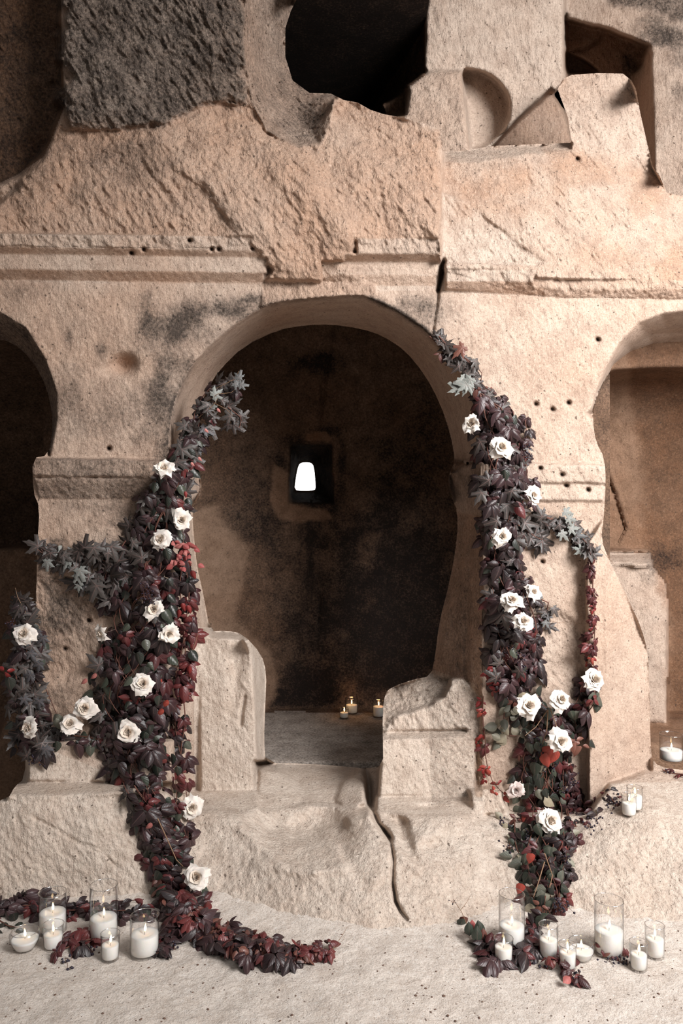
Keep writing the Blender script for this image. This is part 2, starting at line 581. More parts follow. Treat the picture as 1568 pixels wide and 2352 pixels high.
band(1250, 1900, 650, 672, .01, -.045, 0, peach=.6)
# spandrels
R.stamp([(-400, 640), (600, 655), (640, 690), (820, 672), (1000, 664), (1300, 682), (1900, 690), (1900, 1900), (-400, 1900)], ('f', 0), 2, 1, soot=0, peach=.3, rough=.22)
R.stamp([(600, 640), (700, 645), (860, 660), (850, 690), (700, 700), (600, 706)], [(600, 650, 3.88), (850, 660, 3.9), (700, 700, 3.86)], 5, 4, peach=.6, rough=.6)
R.stamp([(-400, 650), (330, 660), (380, 900), (384, 1700), (-400, 1700)], None, 30, 20, peach=.55)
R.blob(285, 836, 28, 22, .075, 'd', p=3)
R.blob(268, 850, 34, 20, .02, 'd', p=3)
R.blob(285, 838, 30, 24, .9, 'peach', p=3)
for a in ((340, 730, 26, 52, .75), (395, 775, 30, 36, .75), (425, 735, 40, 34, .7), (520, 712, 75, 20, .75), (575, 690, 45, 12, .65), (375, 850, 30, 70, .5), (370, 960, 40, 90, .5), (380, 1030, 24, 40, .6),
          (160, 770, 14, 22, .5), (235, 805, 14, 14, .45), (160, 900, 34, 60, .35), (250, 960, 120, 60, .3), (40, 670, 40, 25, .35), (950, 700, 55, 24, .5), (1000, 725, 30, 30, .4), (480, 770, 34, 26, .5), (430, 830, 30, 34, .45)):
    R.blob(*a[:4], min(.95, a[4] * 1.35), 'soot', nz=.35)
# arch reveals (soffit and jambs)
R.ring(OUT_C, IN_C, ('f', 0), 4.66, soot=.0, peach=.45, rough=.2)
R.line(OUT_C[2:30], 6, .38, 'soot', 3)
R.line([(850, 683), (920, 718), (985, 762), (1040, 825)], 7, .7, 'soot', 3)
R.ring([(388, 1060), (386, 1200), (384, 1350), (384, 1500), (384, 1820)], [(440, 1068), (442, 1172), (445, 1220), (453, 1300), (469, 1370), (483, 1450), (470, 1600), (452, 1820)], ('f', 0), 4.45, peach=.1, rough=.3)
R.ring([(1110, 1060), (1110, 1200), (1108, 1400), (1106, 1600), (1106, 1840)], [(1043, 1068), (1050, 1175), (1050, 1235), (1034, 1330), (1008, 1430), (1000, 1500), (990, 1560), (1000, 1840)], ('f', 0), 4.45, peach=.95, rough=.75, soot=.26)  # darker and browner than the left jamb: its shaded side painted in
R.line([(1085, 1200), (1072, 1400), (1070, 1800)], 5, .03, 'd', 2)
R.blob(1062, 1500, 26, 140, .4, 'soot', nz=.5)  # deepens the painted shade on the right jamb
# capitals
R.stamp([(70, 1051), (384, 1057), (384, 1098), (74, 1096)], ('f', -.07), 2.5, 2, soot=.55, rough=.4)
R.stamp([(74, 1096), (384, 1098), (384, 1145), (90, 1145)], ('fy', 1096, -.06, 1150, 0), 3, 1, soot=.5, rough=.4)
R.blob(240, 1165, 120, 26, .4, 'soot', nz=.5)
R.stamp([(384, 1060), (432, 1072), (464, 1090), (464, 1128), (446, 1160), (386, 1145)], [(386, 1060, 3.78), (386, 1145, 3.80), (460, 1090, 4.40), (460, 1128, 4.42)], 3, 1, soot=.15)
R.stamp([(1028, 1090), (1070, 1070), (1108, 1062), (1110, 1190), (1052, 1175), (1036, 1140)], [(1030, 1100, 4.50), (1108, 1070, 3.86), (1110, 1150, 3.88), (1036, 1140, 4.5)], 3, 2, soot=.25, peach=.5)
R.blob(1072, 1110, 20, 34, .8, 'soot', nz=.6)
R.stamp([(1112, 1062), (1392, 1068), (1392, 1112), (1112, 1108)], ('f', -.05), 4, 2, peach=.2, rough=.35)
R.stamp([(1112, 1108), (1390, 1112), (1386, 1152), (1112, 1148)], ('f', -.025), 2, 1, peach=.1)
# right pillar: faces and the flared eroded foot
R.stamp([(1385, 1195), (1345, 1250), (1348, 1560), (1352, 1915), (1500, 1915), (1495, 1650), (1490, 1500), (1440, 1370), (1400, 1290), (1378, 1240)], [(1350, 1300, 3.98), (1350, 1700, 3.96), (1490, 1700, 4.16)], 2.5, 1, peach=.4, rough=.15)
R.line([(1388, 1300), (1392, 1500), (1400, 1780)], 3, -.012, 'd', 1)
R.stamp([(1230, 1400), (1345, 1420), (1345, 1600), (1260, 1580)], ('f', .03), 16, 12, peach=.1, rough=.6)
# left pillar wear
for a in ((120, 1330, 36, 90, .7), (170, 1400, 70, 60, .5), (110, 1480, 30, 60, .5), (240, 1250, 60, 60, .3), (130, 1600, 60, 50, .3), (250, 1330, 50, 60, .55), (100, 1270, 22, 30, .5)):
    R.blob(*a[:4], a[4], 'soot', nz=.6)
R.stamp([(60, 1330), (200, 1330), (220, 1560), (60, 1560)], ('f', .03), 20, 14, rough=.55)
# rings of the side arches
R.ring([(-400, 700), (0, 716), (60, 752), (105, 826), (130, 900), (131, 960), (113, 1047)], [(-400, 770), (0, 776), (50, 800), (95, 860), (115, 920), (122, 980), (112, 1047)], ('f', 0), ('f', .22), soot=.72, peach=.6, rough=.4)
R.ring([(1900, 720), (1568, 713), (1520, 719), (1465, 741), (1420, 790), (1392, 846), (1372, 896), (1362, 935)], [(1900, 815), (1568, 800), (1500, 799), (1450, 811), (1410, 838), (1382, 884), (1370, 910), (1361, 950)], ('f', 0), ('f', .62), peach=.3, rough=.2)
R.line([(1900, 770), (1568, 760), (1500, 768), (1440, 800), (1400, 850)], 5, .03, 'd', 1)

# --- ground storey: plinths, broken parapets, seats, steps
# left parapet
PL = [(448, 1452), (482, 1446), (520, 1444), (562, 1450), (606, 1500), (618, 1545), (612, 1620), (609, 1757), (590, 1820), (440, 1822)]
R.stamp(PL, [(450, 1460, 4.12), (600, 1500, 4.12), (450, 1810, 4.04), (590, 1810, 4.04)], 3, 1, peach=.05, rough=.3)
R.stamp([(548, 1452), (562, 1446), (608, 1500), (622, 1545), (616, 1757), (592, 1757), (583, 1545), (572, 1500)], [(575, 1500, 4.13), (584, 1700, 4.08), (614, 1545, 4.55), (608, 1700, 4.5)], 4, 1, peach=.05)
R.stamp([(478, 1440), (560, 1446), (575, 1470), (540, 1470), (484, 1462)], [(484, 1446, 4.5), (560, 1450, 4.5), (484, 1466, 4.12)], 5, 2)
R.blob(545, 1530, 16, 90, .03, 'd', rot=.12, nz=.4)
R.line([(562, 1600), (555, 1640), (553, 1665)], 4, .04, 'd', 1)
# wedge behind it up to the pillar
R.ring([(384, 1440), (384, 1822)], [(450, 1440), (450, 1822)], ('f', .0), 4.10, peach=.05)
# threshold
R.stamp([(585, 1748), (700, 1745), (850, 1755), (890, 1750), (880, 1850), (840, 1870), (600, 1880), (585, 1830)], ('z', .2), 4, 2, peach=.0, rough=.3)
R.stamp([(586, 1757), (640, 1762), (672, 1790), (694, 1832), (690, 1850), (640, 1866), (585, 1870)], [(600, 1760, 4.35), (660, 1790, 4.2), (600, 1860, 3.84), (690, 1840, 4.02)], 12, 4)
R.stamp([(766, 1838), (790, 1790), (826, 1766), (842, 1764), (842, 1850), (800, 1862)], [(770, 1840, 3.98), (838, 1770, 4.25), (838, 1850, 3.80)], 7, 3)
# seat left of the threshold
R.stamp([(430, 1818), (588, 1816), (600, 1890), (560, 1895), (430, 1895)], ('z', .25), 3, 2, rough=.25, peach=.0)
R.blob(462, 1842, 12, 5, .06, 'd')
# right parapet and seats
R.stamp([(874, 1590), (900, 1578), (1000, 1552), (1060, 1560), (1106, 1600), (1106, 1700), (874, 1700)], [(880, 1600, 4.12), (1100, 1600, 4.08), (880, 1690, 4.10), (1100, 1690, 4.04)], 3, 3, peach=.1, rough=.5)
R.stamp([(876, 1598), (900, 1576), (990, 1550), (1040, 1556), (1020, 1600), (960, 1630), (905, 1650), (890, 1690), (874, 1690)], [(885, 1600, 4.3), (1000, 1556, 4.5), (890, 1680, 4.14), (990, 1615, 4.13)], 4, 5, peach=.1, rough=1.0, soot=.14)
R.stamp([(874, 1680), (1070, 1676), (1070, 1712), (874, 1712)], [(880, 1684, 4.10), (1050, 1680, 4.10), (880, 1700, 3.97), (1050, 1695, 3.97)], 2, 1.5)
R.stamp([(874, 1700), (1056, 1694), (1090, 1700), (1090, 1852), (866, 1852), (872, 1760)], [(880, 1710, 3.96), (1090, 1710, 3.99), (880, 1830, 3.92), (1090, 1830, 3.94)], 3, 1.5, peach=.05, rough=.3)
R.stamp([(862, 1828), (1112, 1830), (1112, 1900), (900, 1900), (862, 1870)], ('z', .25), 3, 2, peach=0)
R.blob(985, 1852, 34, 6, .05, 'd')
# small block at the foot of the right pillar
R.stamp([(1078, 1815), (1150, 1805), (1165, 1870), (1085, 1876)], [(1085, 1820, 3.80), (1160, 1815, 3.78), (1085, 1870, 3.74)], 4, 2, rough=.35)
# plinth of the left pillar
R.stamp([(58, 1700), (300, 1690), (400, 1700), (400, 1800), (58, 1800)], [(60, 1702, 3.64), (400, 1700, 3.76), (60, 1800, 3.60), (400, 1800, 3.66)], 8, 3, soot=0, peach=.1, rough=.3)
R.stamp([(20, 1805), (60, 1794), (300, 1800), (370, 1800), (370, 1850), (40, 1856), (12, 1860)], ('z', .43), 3, 3, rough=.3)
# great sloping base
BASE = [(-400, 1838), (12, 1838), (40, 1826), (300, 1822), (384, 1815), (440, 1862), (560, 1866), (596, 1862), (640, 1862), (700, 1846), (760, 1846), (800, 1858), (846, 1850), (870, 1866), (960, 1874), (1070, 1872), (1160, 1868), (1352, 1866), (1400, 1800), (1480, 1770),
        (1900, 1790), (1900, 2400), (-400, 2400)]
R.stamp(BASE, [(-60, 1850, 3.46), (40, 1840, 3.44), (200, 1835, 3.46), (330, 1830, 3.55), (-60, 2080, 3.32), (150, 2080, 3.33), (330, 2080, 3.36), (450, 1880, 3.68), (560, 1884, 3.66), (400, 2000, 3.42), (520, 1975, 3.50),
               (640, 1880, 3.80), (740, 1870, 3.82), (640, 1945, 3.54), (740, 1965, 3.46), (840, 1930, 3.52), (640, 1990, 3.42), (740, 2010, 3.35), (640, 2050, 3.32), (760, 2060, 3.27), (860, 2050, 3.26), (860, 1985, 3.36), (560, 2070, 3.34),
               (900, 1900, 3.58), (980, 1900, 3.58), (1080, 1890, 3.66), (930, 1960, 3.42), (1050, 1950, 3.47), (950, 2020, 3.32), (950, 2080, 3.22), (1080, 2080, 3.26), (1180, 1890, 3.68), (1180, 2080, 3.30),
               (1300, 1880, 3.66), (1360, 1880, 3.62), (1450, 1890, 3.54), (1560, 1900, 3.52), (1450, 1800, 3.92), (1560, 1800, 3.96), (1500, 1850, 3.66), (1400, 1820, 3.80), (1300, 2060, 3.30), (1450, 2060, 3.28), (1560, 2060, 3.26), (1700, 1900, 3.52), (1700, 2060, 3.26), (1500, 1975, 3.40),
               (200, 2200, 3.22), (600, 2200, 3.12), (1000, 2220, 3.05), (1400, 2220, 3.05)], 6, 3, soot=0, peach=.06, rough=.42)
R.line([(590, 1985), (700, 2010), (790, 1990), (850, 1960), (880, 1945)], 20, -.03, 'd', 10)
R.blob(700, 1900, 110, 40, .04, 'd', nz=.3)
R.stamp([(776, 1925), (800, 1880), (850, 1860), (884, 1900), (896, 1945), (898, 2010), (860, 2030), (800, 2000)], [(780, 1930, 3.58), (850, 1870, 3.60), (890, 1920, 3.50), (895, 2000, 3.32), (850, 1960, 3.40), (800, 2010, 3.34)], 10, 4)
R.blob(735, 1895, 70, 34, .06, 'd', nz=.3)
R.line([(455, 1880), (540, 1890), (600, 1945), (650, 1985), (720, 2000)], 16, -.03, 'd', 6)
R.blob(985, 1940, 60, 22, .03, 'd', nz=.4)
R.stamp([(1480, 1850), (1568, 1840), (1700, 1850), (1700, 1960), (1560, 1940)], None, 18, 12, peach=0)
# hairline of old movement: the great crack
CR = [(838, 1764), (846, 1800), (850, 1850), (868, 1890), (895, 1925), (903, 1970), (902, 2030), (908, 2070), (920, 2095), (934, 2112)]
R.line(CR[:5], 9, .12, 'd', 2)
R.line(CR, 3.6, .12, 'd', 3)
R.line([(905, 1925), (960, 1940), (1010, 1880), (1040, 1885)], 18, -.025, 'd', 6)
R.stamp([(868, 1866), (905, 1900), (918, 1960), (960, 2000), (940, 1940), (930, 1890)], [(870, 1870, 3.72), (915, 1960, 3.40), (960, 1990, 3.36)], 16, 5)
CR2 = [(1016, 300), (1018, 360), (1024, 440), (1020, 520), (1018, 600)]
R.line([(1018, 600), (1014, 625), (1012, 640), (1006, 668)], 2.6, .16, 'd', 2.5)
R.line([(1006, 668), (1003, 700), (998, 730), (994, 760)], 2.6, .04, 'd', 1.5)
R.line([(600, 705), (560, 735), (520, 760)], 3, .0, 'd')
R.line([(20, 1850), (120, 1900), (180, 1935), (240, 1960), (265, 1990), (268, 2060)], 1.5, .010, 'd', 5)
R.line([(955, 850), (968, 800), (990, 770)], 1.6, .03, 'd', 1.5)
for x, y in ((502, 572), (486, 572), (435, 552), (302, 580), (330, 572), (1135, 1140), (1305, 925), (1230, 928), (1268, 940), (1372, 780), (1240, 1075), (1290, 1090), (1350, 1125), (1300, 1115), (1245, 1290), (120, 1290), (150, 1490), (205, 1425), (250, 1030), (1325, 365), (1140, 75), (1000, 30)):
    R.blob(x, y, 5.5, 5.0, .045, 'd', p=4)
    R.blob(x, y, 5, 5, .9, 'soot', p=4)  # pits, also coloured dark inside
R.blur(2)
R.roughen()
# --- the chambers behind
def shell(rel, cx, y0, a, b, H, zf, n):
    lo = np.full(rel.px.shape, y0)
    hi = np.full(rel.px.shape, y0 + b + .01)
    def inside(Y):
        x = (rel.px - CX) / F * Y
        z = EYE - (rel.py - CY) / F * Y
        return np.abs((x - cx) / a) ** n + (np.abs(Y - y0) / b) ** n + (np.maximum(z - zf, 0) / H) ** n < 1
    for _ in range(22):
        mid = (lo + hi) / 2
        k = inside(mid)
        lo = np.where(k, mid, lo)
        hi = np.where(k, hi, mid)
    rel.d = lo
    fl = (EYE - zf) * F / np.maximum(rel.py - CY, 5)
    rel.isfloor = (fl < rel.d)
    rel.d = np.where(rel.isfloor, np.maximum(fl, y0 - .05), rel.d)


C = Relief(100, 1400, 380, 1990, 4.2, 9)
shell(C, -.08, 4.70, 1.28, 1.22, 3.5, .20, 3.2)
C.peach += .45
C.soot += .46  # overall darkening puts the dimness of the chamber into the colour
C.soot[C.py > 1632] = .55  # chamber floor darkened for the same low light
C.rough += .0
# window embrasure
C.stamp([(668, 1012), (762, 1016), (768, 1160), (662, 1158)], None, 3, 2, soot=.7)
C.stamp([(668, 1020), (760, 1022), (766, 1156), (662, 1154)], 6.05, 2, .5, soot=.92, rough=.1)
C.ring([(668, 1020), (760, 1022), (766, 1156), (662, 1154), (668, 1020)], [(686, 1060), (718, 1060), (726, 1132), (675, 1132), (686, 1060)], 5.95, 6.5, soot=.9)
C.stamp([(690, 1060), (714, 1060), (723, 1072), (726, 1130), (675, 1130), (681, 1072)], 6.6, 2, 0, soot=.3)
WIN = chaikin([(684, 1070), (692, 1062), (714, 1062), (721, 1072), (725, 1120), (722, 1127), (678, 1127), (676, 1120)], 1, True)
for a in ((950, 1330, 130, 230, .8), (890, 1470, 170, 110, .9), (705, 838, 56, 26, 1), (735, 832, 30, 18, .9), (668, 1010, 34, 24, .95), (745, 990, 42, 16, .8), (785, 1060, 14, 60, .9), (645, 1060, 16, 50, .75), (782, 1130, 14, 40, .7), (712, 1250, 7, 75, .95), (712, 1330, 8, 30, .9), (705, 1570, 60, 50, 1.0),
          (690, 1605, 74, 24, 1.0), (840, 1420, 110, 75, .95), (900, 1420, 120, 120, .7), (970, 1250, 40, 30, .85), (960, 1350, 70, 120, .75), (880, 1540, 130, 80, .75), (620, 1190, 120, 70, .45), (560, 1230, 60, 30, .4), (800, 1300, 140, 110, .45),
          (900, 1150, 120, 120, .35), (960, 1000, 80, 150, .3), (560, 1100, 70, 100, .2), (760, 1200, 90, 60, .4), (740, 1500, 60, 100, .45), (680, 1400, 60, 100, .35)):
    C.blob(*a[:4], a[4], 'soot', nz=.45, p=3)  # soot stains, plus broad blobs darkening the right side
C.stamp([(380, 1175), (500, 1160), (520, 1215), (570, 1260), (560, 1330), (540, 1420), (620, 1500), (640, 1600), (600, 1640), (380, 1640)], None, 10, 6, soot=.0, peach=.1)
C.stamp([(625, 1060), (664, 1090), (668, 1160), (720, 1162), (752, 1170), (760, 1190), (690, 1200), (640, 1190), (616, 1150)], None, 4, 5, soot=0, peach=.5)
C.stamp([(706, 998), (750, 990), (762, 1012), (700, 1014)], None, 3, 4, soot=0, peach=.7)
C.line([(770, 760), (765, 800), (745, 870), (737, 960), (735, 985)], 2.2, .05, 'd', 3)
C.line([(738, 1350), (730, 1450), (722, 1560)], 2, .04, 'd', 3)
C.blob(955, 1255, 26, 20, .02, 'd')
C.roughen(.8)
floorC = [(0, 1636), (560, 1640), (640, 1634), (800, 1636), (1600, 1640), (1600, 2100), (0, 2100)]

Lr = Relief(-500, 372, 560, 1990, 6, 15)
shell(Lr, -1.95, 4.0, 1.12, 1.5, 2.4, .2, 3.5)
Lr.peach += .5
Lr.soot += .55  # dimness of the left room put into the colour
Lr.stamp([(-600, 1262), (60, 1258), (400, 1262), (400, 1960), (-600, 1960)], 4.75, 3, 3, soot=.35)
Lr.stamp([(-600, 1720), (0, 1690), (40, 1590), (140, 1540), (400, 1500), (400, 1990), (-600, 1990)], [(0, 1700, 4.1), (100, 1560, 4.3), (0, 1990, 3.8), (100, 1990, 3.8)], 6, 6, soot=.2, rough=.6)
Lr.roughen(.8)

Rr = Relief(1150, 2150, 560, 1990, 5, 21)
shell(Rr, 2.15, 4.62, 1.35, .75, 2.2, .32, 4)
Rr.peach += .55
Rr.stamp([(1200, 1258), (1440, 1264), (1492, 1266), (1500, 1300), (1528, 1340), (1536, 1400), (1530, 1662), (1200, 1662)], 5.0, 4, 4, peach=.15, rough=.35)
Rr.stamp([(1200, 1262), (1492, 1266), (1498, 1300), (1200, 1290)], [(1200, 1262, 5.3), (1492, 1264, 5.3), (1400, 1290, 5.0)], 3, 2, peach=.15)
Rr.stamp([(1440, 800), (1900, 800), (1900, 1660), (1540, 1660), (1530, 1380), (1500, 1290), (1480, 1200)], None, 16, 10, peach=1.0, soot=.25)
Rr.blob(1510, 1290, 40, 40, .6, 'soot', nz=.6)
Rr.line([(1392, 1090), (1408, 1130), (1424, 1180), (1434, 1215), (1418, 1245)], 2.4, .05, 'd', 3)
Rr.roughen(.9)

U = Relief(500, 1950, -330, 520, 3.6, 27)
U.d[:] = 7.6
U.soot += 1.0  # deep shade of the unlit cavity painted in as near black
U.stamp([(978, -400), (979, 175), (940, 290), (760, 290), (760, 230), (900, 95), (972, 0), (972, -400)], [(978, 0, 4.72), (978, 200, 4.72), (780, 230, 6.6), (900, 95, 5.4)], 3, 3, soot=.72, peach=.8, rough=.7)  # faintly lit cavity side, its dimness painted in
U.stamp([(975, -400), (1296, -400), (1298, 100), (1304, 190), (1174, 292), (1160, 360), (1100, 400), (976, 400)], 4.66, 2, 1.5, soot=0, peach=.02, rough=.5)
# wall at the right with the square recess
U.stamp([(1297, -400), (2000, -400), (2000, 600), (1297, 600)], [(1300, 0, 5.25), (1300, 400, 5.25), (1568, 0, 4.95), (1568, 400, 4.95)], 2, 1, soot=0, peach=.25, rough=.3)
U.stamp([(1297, 44), (1400, 70), (1490, 104), (1496, 250), (1503, 400), (1500, 480), (1297, 480)], 5.75, 1.5, 2, soot=.08, peach=.9, rough=.35)
U.stamp([(1447, 175), (1476, 150), (1490, 104), (1500, 250), (1508, 400), (1500, 480), (1440, 400)], [(1450, 170, 5.72), (1494, 110, 5.1), (1500, 400, 5.05), (1460, 400, 5.7)], 2, 1, soot=.05, peach=.6)
U.stamp([(1300, 120), (1350, 145), (1372, 165), (1300, 170)], 5.95, 2, 2, soot=.2, peach=.9)
U.blob(1450, 150, 22, 26, .95, 'soot', nz=.5)
U.line([(1385, 75), (1370, 95), (1340, 112), (1310, 116)], 2, .05, 'd', 2)
U.stamp([(1350, -60), (1900, -60), (1900, 60), (1540, 40), (1470, 20), (1400, 5)], None, 10, 10, soot=.75)
for a in ((1520, 70, 50, 30, .65), (1560, 130, 40, 50, .5), (1530, 95, 30, 30, .4), (1560, 240, 30, 60, .25)):
    U.blob(*a[:4], a[4], 'soot', nz=.7)
# triangular recess between pillar and standing block, its shade tinted brown
U.stamp([(1120, 345), (1176, 290), (1265, 206), (1296, 250), (1320, 345), (1320, 480), (1120, 480)], 5.2, 1.5, 1.5, soot=.12, peach=.8, rough=.5)
# round broken block with the shallow disc
U.stamp([(880, 240), (925, 228), (935, 195), (968, 170), (1010, 160), (1060, 164), (1100, 166), (1090, 346), (1000, 420), (900, 420)], [(930, 230, 4.52), (1060, 170, 4.56), (1060, 340, 4.40), (950, 340, 4.40)], 3, 3, soot=.02, peach=.3, rough=.7)
a0 = [(1066 + 0, 252)]
disc = [(1072 + 98 * math.cos(t), 252 + 92 * math.sin(t)) for t in np.linspace(-1.62, 1.35, 26)] + [(1080, 346), (1060, 170)]
U.stamp(disc, 4.86, 1.6, .6, soot=0, peach=.0, rough=.2)
U.stamp([(884, 240), (935, 205), (930, 262), (884, 275)], 4.95, 3, 2, soot=.35, peach=.6)
U.blur(2)
U.roughen(.9)

wall_poly = None
front = R.build(None, [HOLE_C, HOLE_L, HOLE_R, HOLE_U], [('wall_recess', [(-500, -500), (135, -500), (142, 120), (150, 240), (118, 320), (100, 360), (40, 400), (0, 420), (-500, 520)]), ('rock_steps', [(446, 1812), (446, 1440), (612, 1440), (620, 1740), (700, 1700), (870, 1560), (1000, 1540), (1090, 1570), (1110, 1812), (1352, 1866), (1400, 1800), (1900, 1785), (1900, 2500), (-500, 2500), (-500, 1795), (58, 1700), (300, 1795)]), ('wall_front', None)], ROCK, 0)
for o in front:
    structure(o)
    if o.name == 'rock_steps':
        o.data.materials[0] = DUSTY
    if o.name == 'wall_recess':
        o.data.materials[0] = ROCK_SHADED
for o in C.build(None, [WIN], [('floor_chamber', floorC), ('wall_back', None)], ROCK_SHADED):
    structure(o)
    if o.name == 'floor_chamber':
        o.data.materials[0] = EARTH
for o in Lr.build(None, [], [('wall_left', None)], ROCK_SHADED):
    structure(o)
for o in Rr.build(None, [], [('rock_sill', [(1200, 1264), (1494, 1268), (1500, 1300), (1528, 1340), (1536, 1400), (1530, 1662), (1200, 1662)]), ('wall_right', None)], ROCK_SHADED):
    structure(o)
    if o.name == 'rock_sill':
        o.data.materials[0] = ROCK
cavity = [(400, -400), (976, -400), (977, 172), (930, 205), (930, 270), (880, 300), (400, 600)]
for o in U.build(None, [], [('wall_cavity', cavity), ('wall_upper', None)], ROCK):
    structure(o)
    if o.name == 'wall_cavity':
        o.data.materials[0] = ROCK_SHADED


def slab(name, x0, x1, y0, y1, z0, z1, mat):
    V = [(x, y, z) for x in (x0, x1) for y in (y0, y1) for z in (z0, z1)]
    Q = [(0, 1, 3, 2), (4, 6, 7, 5), (0, 4, 5, 1), (2, 3, 7, 6), (0, 2, 6, 4), (1, 5, 7, 3)]
    return structure(np_mesh(name, V, Q, mat, [(1, .4, .3, 1)] * 8, False))  # coloured near black to keep bounce light out of the cavity


slab('unseen_roof_slab', -3.2, .50, 4.12, 9, 4.60, 4.9, ROCK_SHADED)  # unseen slab added to keep light from entering the cavity above
slab('unseen_side_slab', -1.32, -1.16, 4.30, 7.8, 3.2, 4.8, ROCK_SHADED)  # unseen slab added against sky light leaking in at the left
slab('unseen_floor_slab', -1.32, .44, 4.35, 7.8, 3.30, 3.42, ROCK_SHADED)  # unseen slab added to stop light leaking in from below
slab('unseen_rear_slab', -1.32, 1.2, 7.5, 7.66, 3.2, 5.6, ROCK_SHADED)  # unseen slab added to close the cavity against light behind it


# --- floor of trodden dust
def make_floor():
    xs = np.linspace(-4.5, 4.5, 700)
    ys = np.concatenate([np.linspace(-3, 1.9, 60)[:-1], np.linspace(1.9, 3.9, 260)])
    gx, gy = np.meshgrid(xs, ys)
    P = np.stack([gx.ravel(), gy.ravel(), 0 * gx.ravel()], 1)
    P[:, 2] = fbm(P, 1.7, 3, 61) * .010 + fbm(P, 9, 3, 62) * .0035 + np.maximum(fbm(P, 45, 2, 63), 0) * .0035
    P[:, 2] += .05 * smooth(3.0, 3.5, P[:, 1])
    nx = len(xs)
    idx = np.arange(len(P)).reshape(len(ys), nx)
    Q = np.stack([idx[:-1, :-1].ravel(), idx[:-1, 1:].ravel(), idx[1:, 1:].ravel(), idx[1:, :-1].ravel()], 1)
    at = np.zeros((len(P), 4))
    at[:, 2] = .15
    at[:, 3] = 1
    return structure(np_mesh('floor', P, Q, EARTH, at))


make_floor()


def floor_z(x, y):
    P = np.array([[x, y, 0.]])
    return float((fbm(P, 1.7, 3, 61) * .010 + fbm(P, 9, 3, 62) * .0035 + np.maximum(fbm(P, 45, 2, 63), 0) * .0035 + .05 * smooth(3.0, 3.5, y))[0])
# ================================================================== PLANTS
def attr_colour(nt, name='leaf'):
    at = N(nt, 'ShaderNodeAttribute', attribute_name=name)
    sep = nt.nodes.new('ShaderNodeSeparateColor')
    nt.links.new(at.outputs['Color'], sep.inputs[0])
    return sep.outputs


def leaf_material(name, stops, rough=.42, vein=.35, spec=.5, trans=.0):
    m, nt, b = new_mat(name)
    o = attr_colour(nt)
    base = ramp(nt, o[0], stops)
    geo = nt.nodes.new('ShaderNodeNewGeometry')
    n1 = noise(nt, geo.outputs['Position'], 60, 4, .6)
    base = mix(nt, math_(nt, 'MULTIPLY', n1, .55), base, (.03, .02, .02))
    vf = ramp(nt, o[1], [(0, g3(vein)), (.07, g3(0))])
    base = mix(nt, vf, base, (.30, .17, .15))
    nt.links.new(base, b.inputs['Base Color'])
    b.inputs['Roughness'].default_value = rough
    b.inputs['Specular IOR Level'].default_value = spec
    # side veins in the bump
    wv = math_(nt, 'SINE', math_(nt, 'ADD', math_(nt, 'MULTIPLY', o[2], 30), math_(nt, 'MULTIPLY', o[1], -14)))
    bp = nt.nodes.new('ShaderNodeBump')
    bp.inputs['Distance'].default_value = .00025
    bp.inputs['Strength'].default_value = .6
    nt.links.new(math_(nt, 'ADD', wv, math_(nt, 'MULTIPLY', n1, 2)), bp.inputs['Height'])
    nt.links.new(bp.outputs[0], b.inputs['Normal'])
    return m


M_DARK = leaf_material('dark purple creeper leaf', [(0, (.014, .009, .010)), (.45, (.026, .013, .015)), (.75, (.046, .017, .020)), (1, (.070, .036, .040))], .42)
M_WINE = leaf_material('wine red creeper leaf', [(0, (.05, .012, .014)), (.5, (.11, .020, .022)), (1, (.19, .032, .030))], .40)
M_RED = leaf_material('scarlet creeper leaf', [(0, (.22, .018, .018)), (.5, (.38, .035, .03)), (1, (.52, .09, .06))], .45, .25)
M_GREEN = leaf_material('deep green leaf', [(0, (.016, .022, .017)), (.5, (.030, .042, .030)), (.85, (.065, .080, .055)), (1, (.12, .13, .10))], .38, .3)
M_SAGE = leaf_material('pale sage leaf', [(0, (.13, .14, .11)), (.6, (.26, .26, .20)), (1, (.42, .36, .25))], .5, .3)
M_MAPLE = leaf_material('dusky maple leaf', [(0, (.026, .021, .018)), (.5, (.050, .040, .034)), (1, (.11, .100, .092))], .5, .4)
M_SILVER = leaf_material('silvery maple leaf', [(0, (.085, .085, .095)), (.6, (.17, .18, .175)), (1, (.30, .32, .29))], .55, .3)
M_BROWN = leaf_material('russet leaf', [(0, (.09, .030, .022)), (.5, (.15, .048, .035)), (1, (.25, .10, .07))], .42)
M_CORAL = leaf_material('coral red ruffled leaf', [(0, (.34, .05, .05)), (.6, (.52, .12, .11)), (1, (.65, .24, .21))], .6, .2)


def plain(name, col, rough=.6, spec=.3):
    m, nt, b = new_mat(name)
    geo = nt.nodes.new('ShaderNodeNewGeometry')
    n1 = noise(nt, geo.outputs['Position'], 120, 4, .6)
    base = mix(nt, n1, tuple(c * .75 for c in col), tuple(min(1, c * 1.25) for c in col))
    nt.links.new(base, b.inputs['Base Color'])
    b.inputs['Roughness'].default_value = rough
    b.inputs['Specular IOR Level'].default_value = spec
    return m


M_STEM = plain('red brown vine stem', (.13, .055, .04))
M_TWIG = plain('pale dry twig', (.25, .15, .09))
M_BERRY = plain('blue black berry', (.020, .014, .028), .35, .5)
M_SEEDS = plain('grey seed head', (.25, .25, .24), .8)


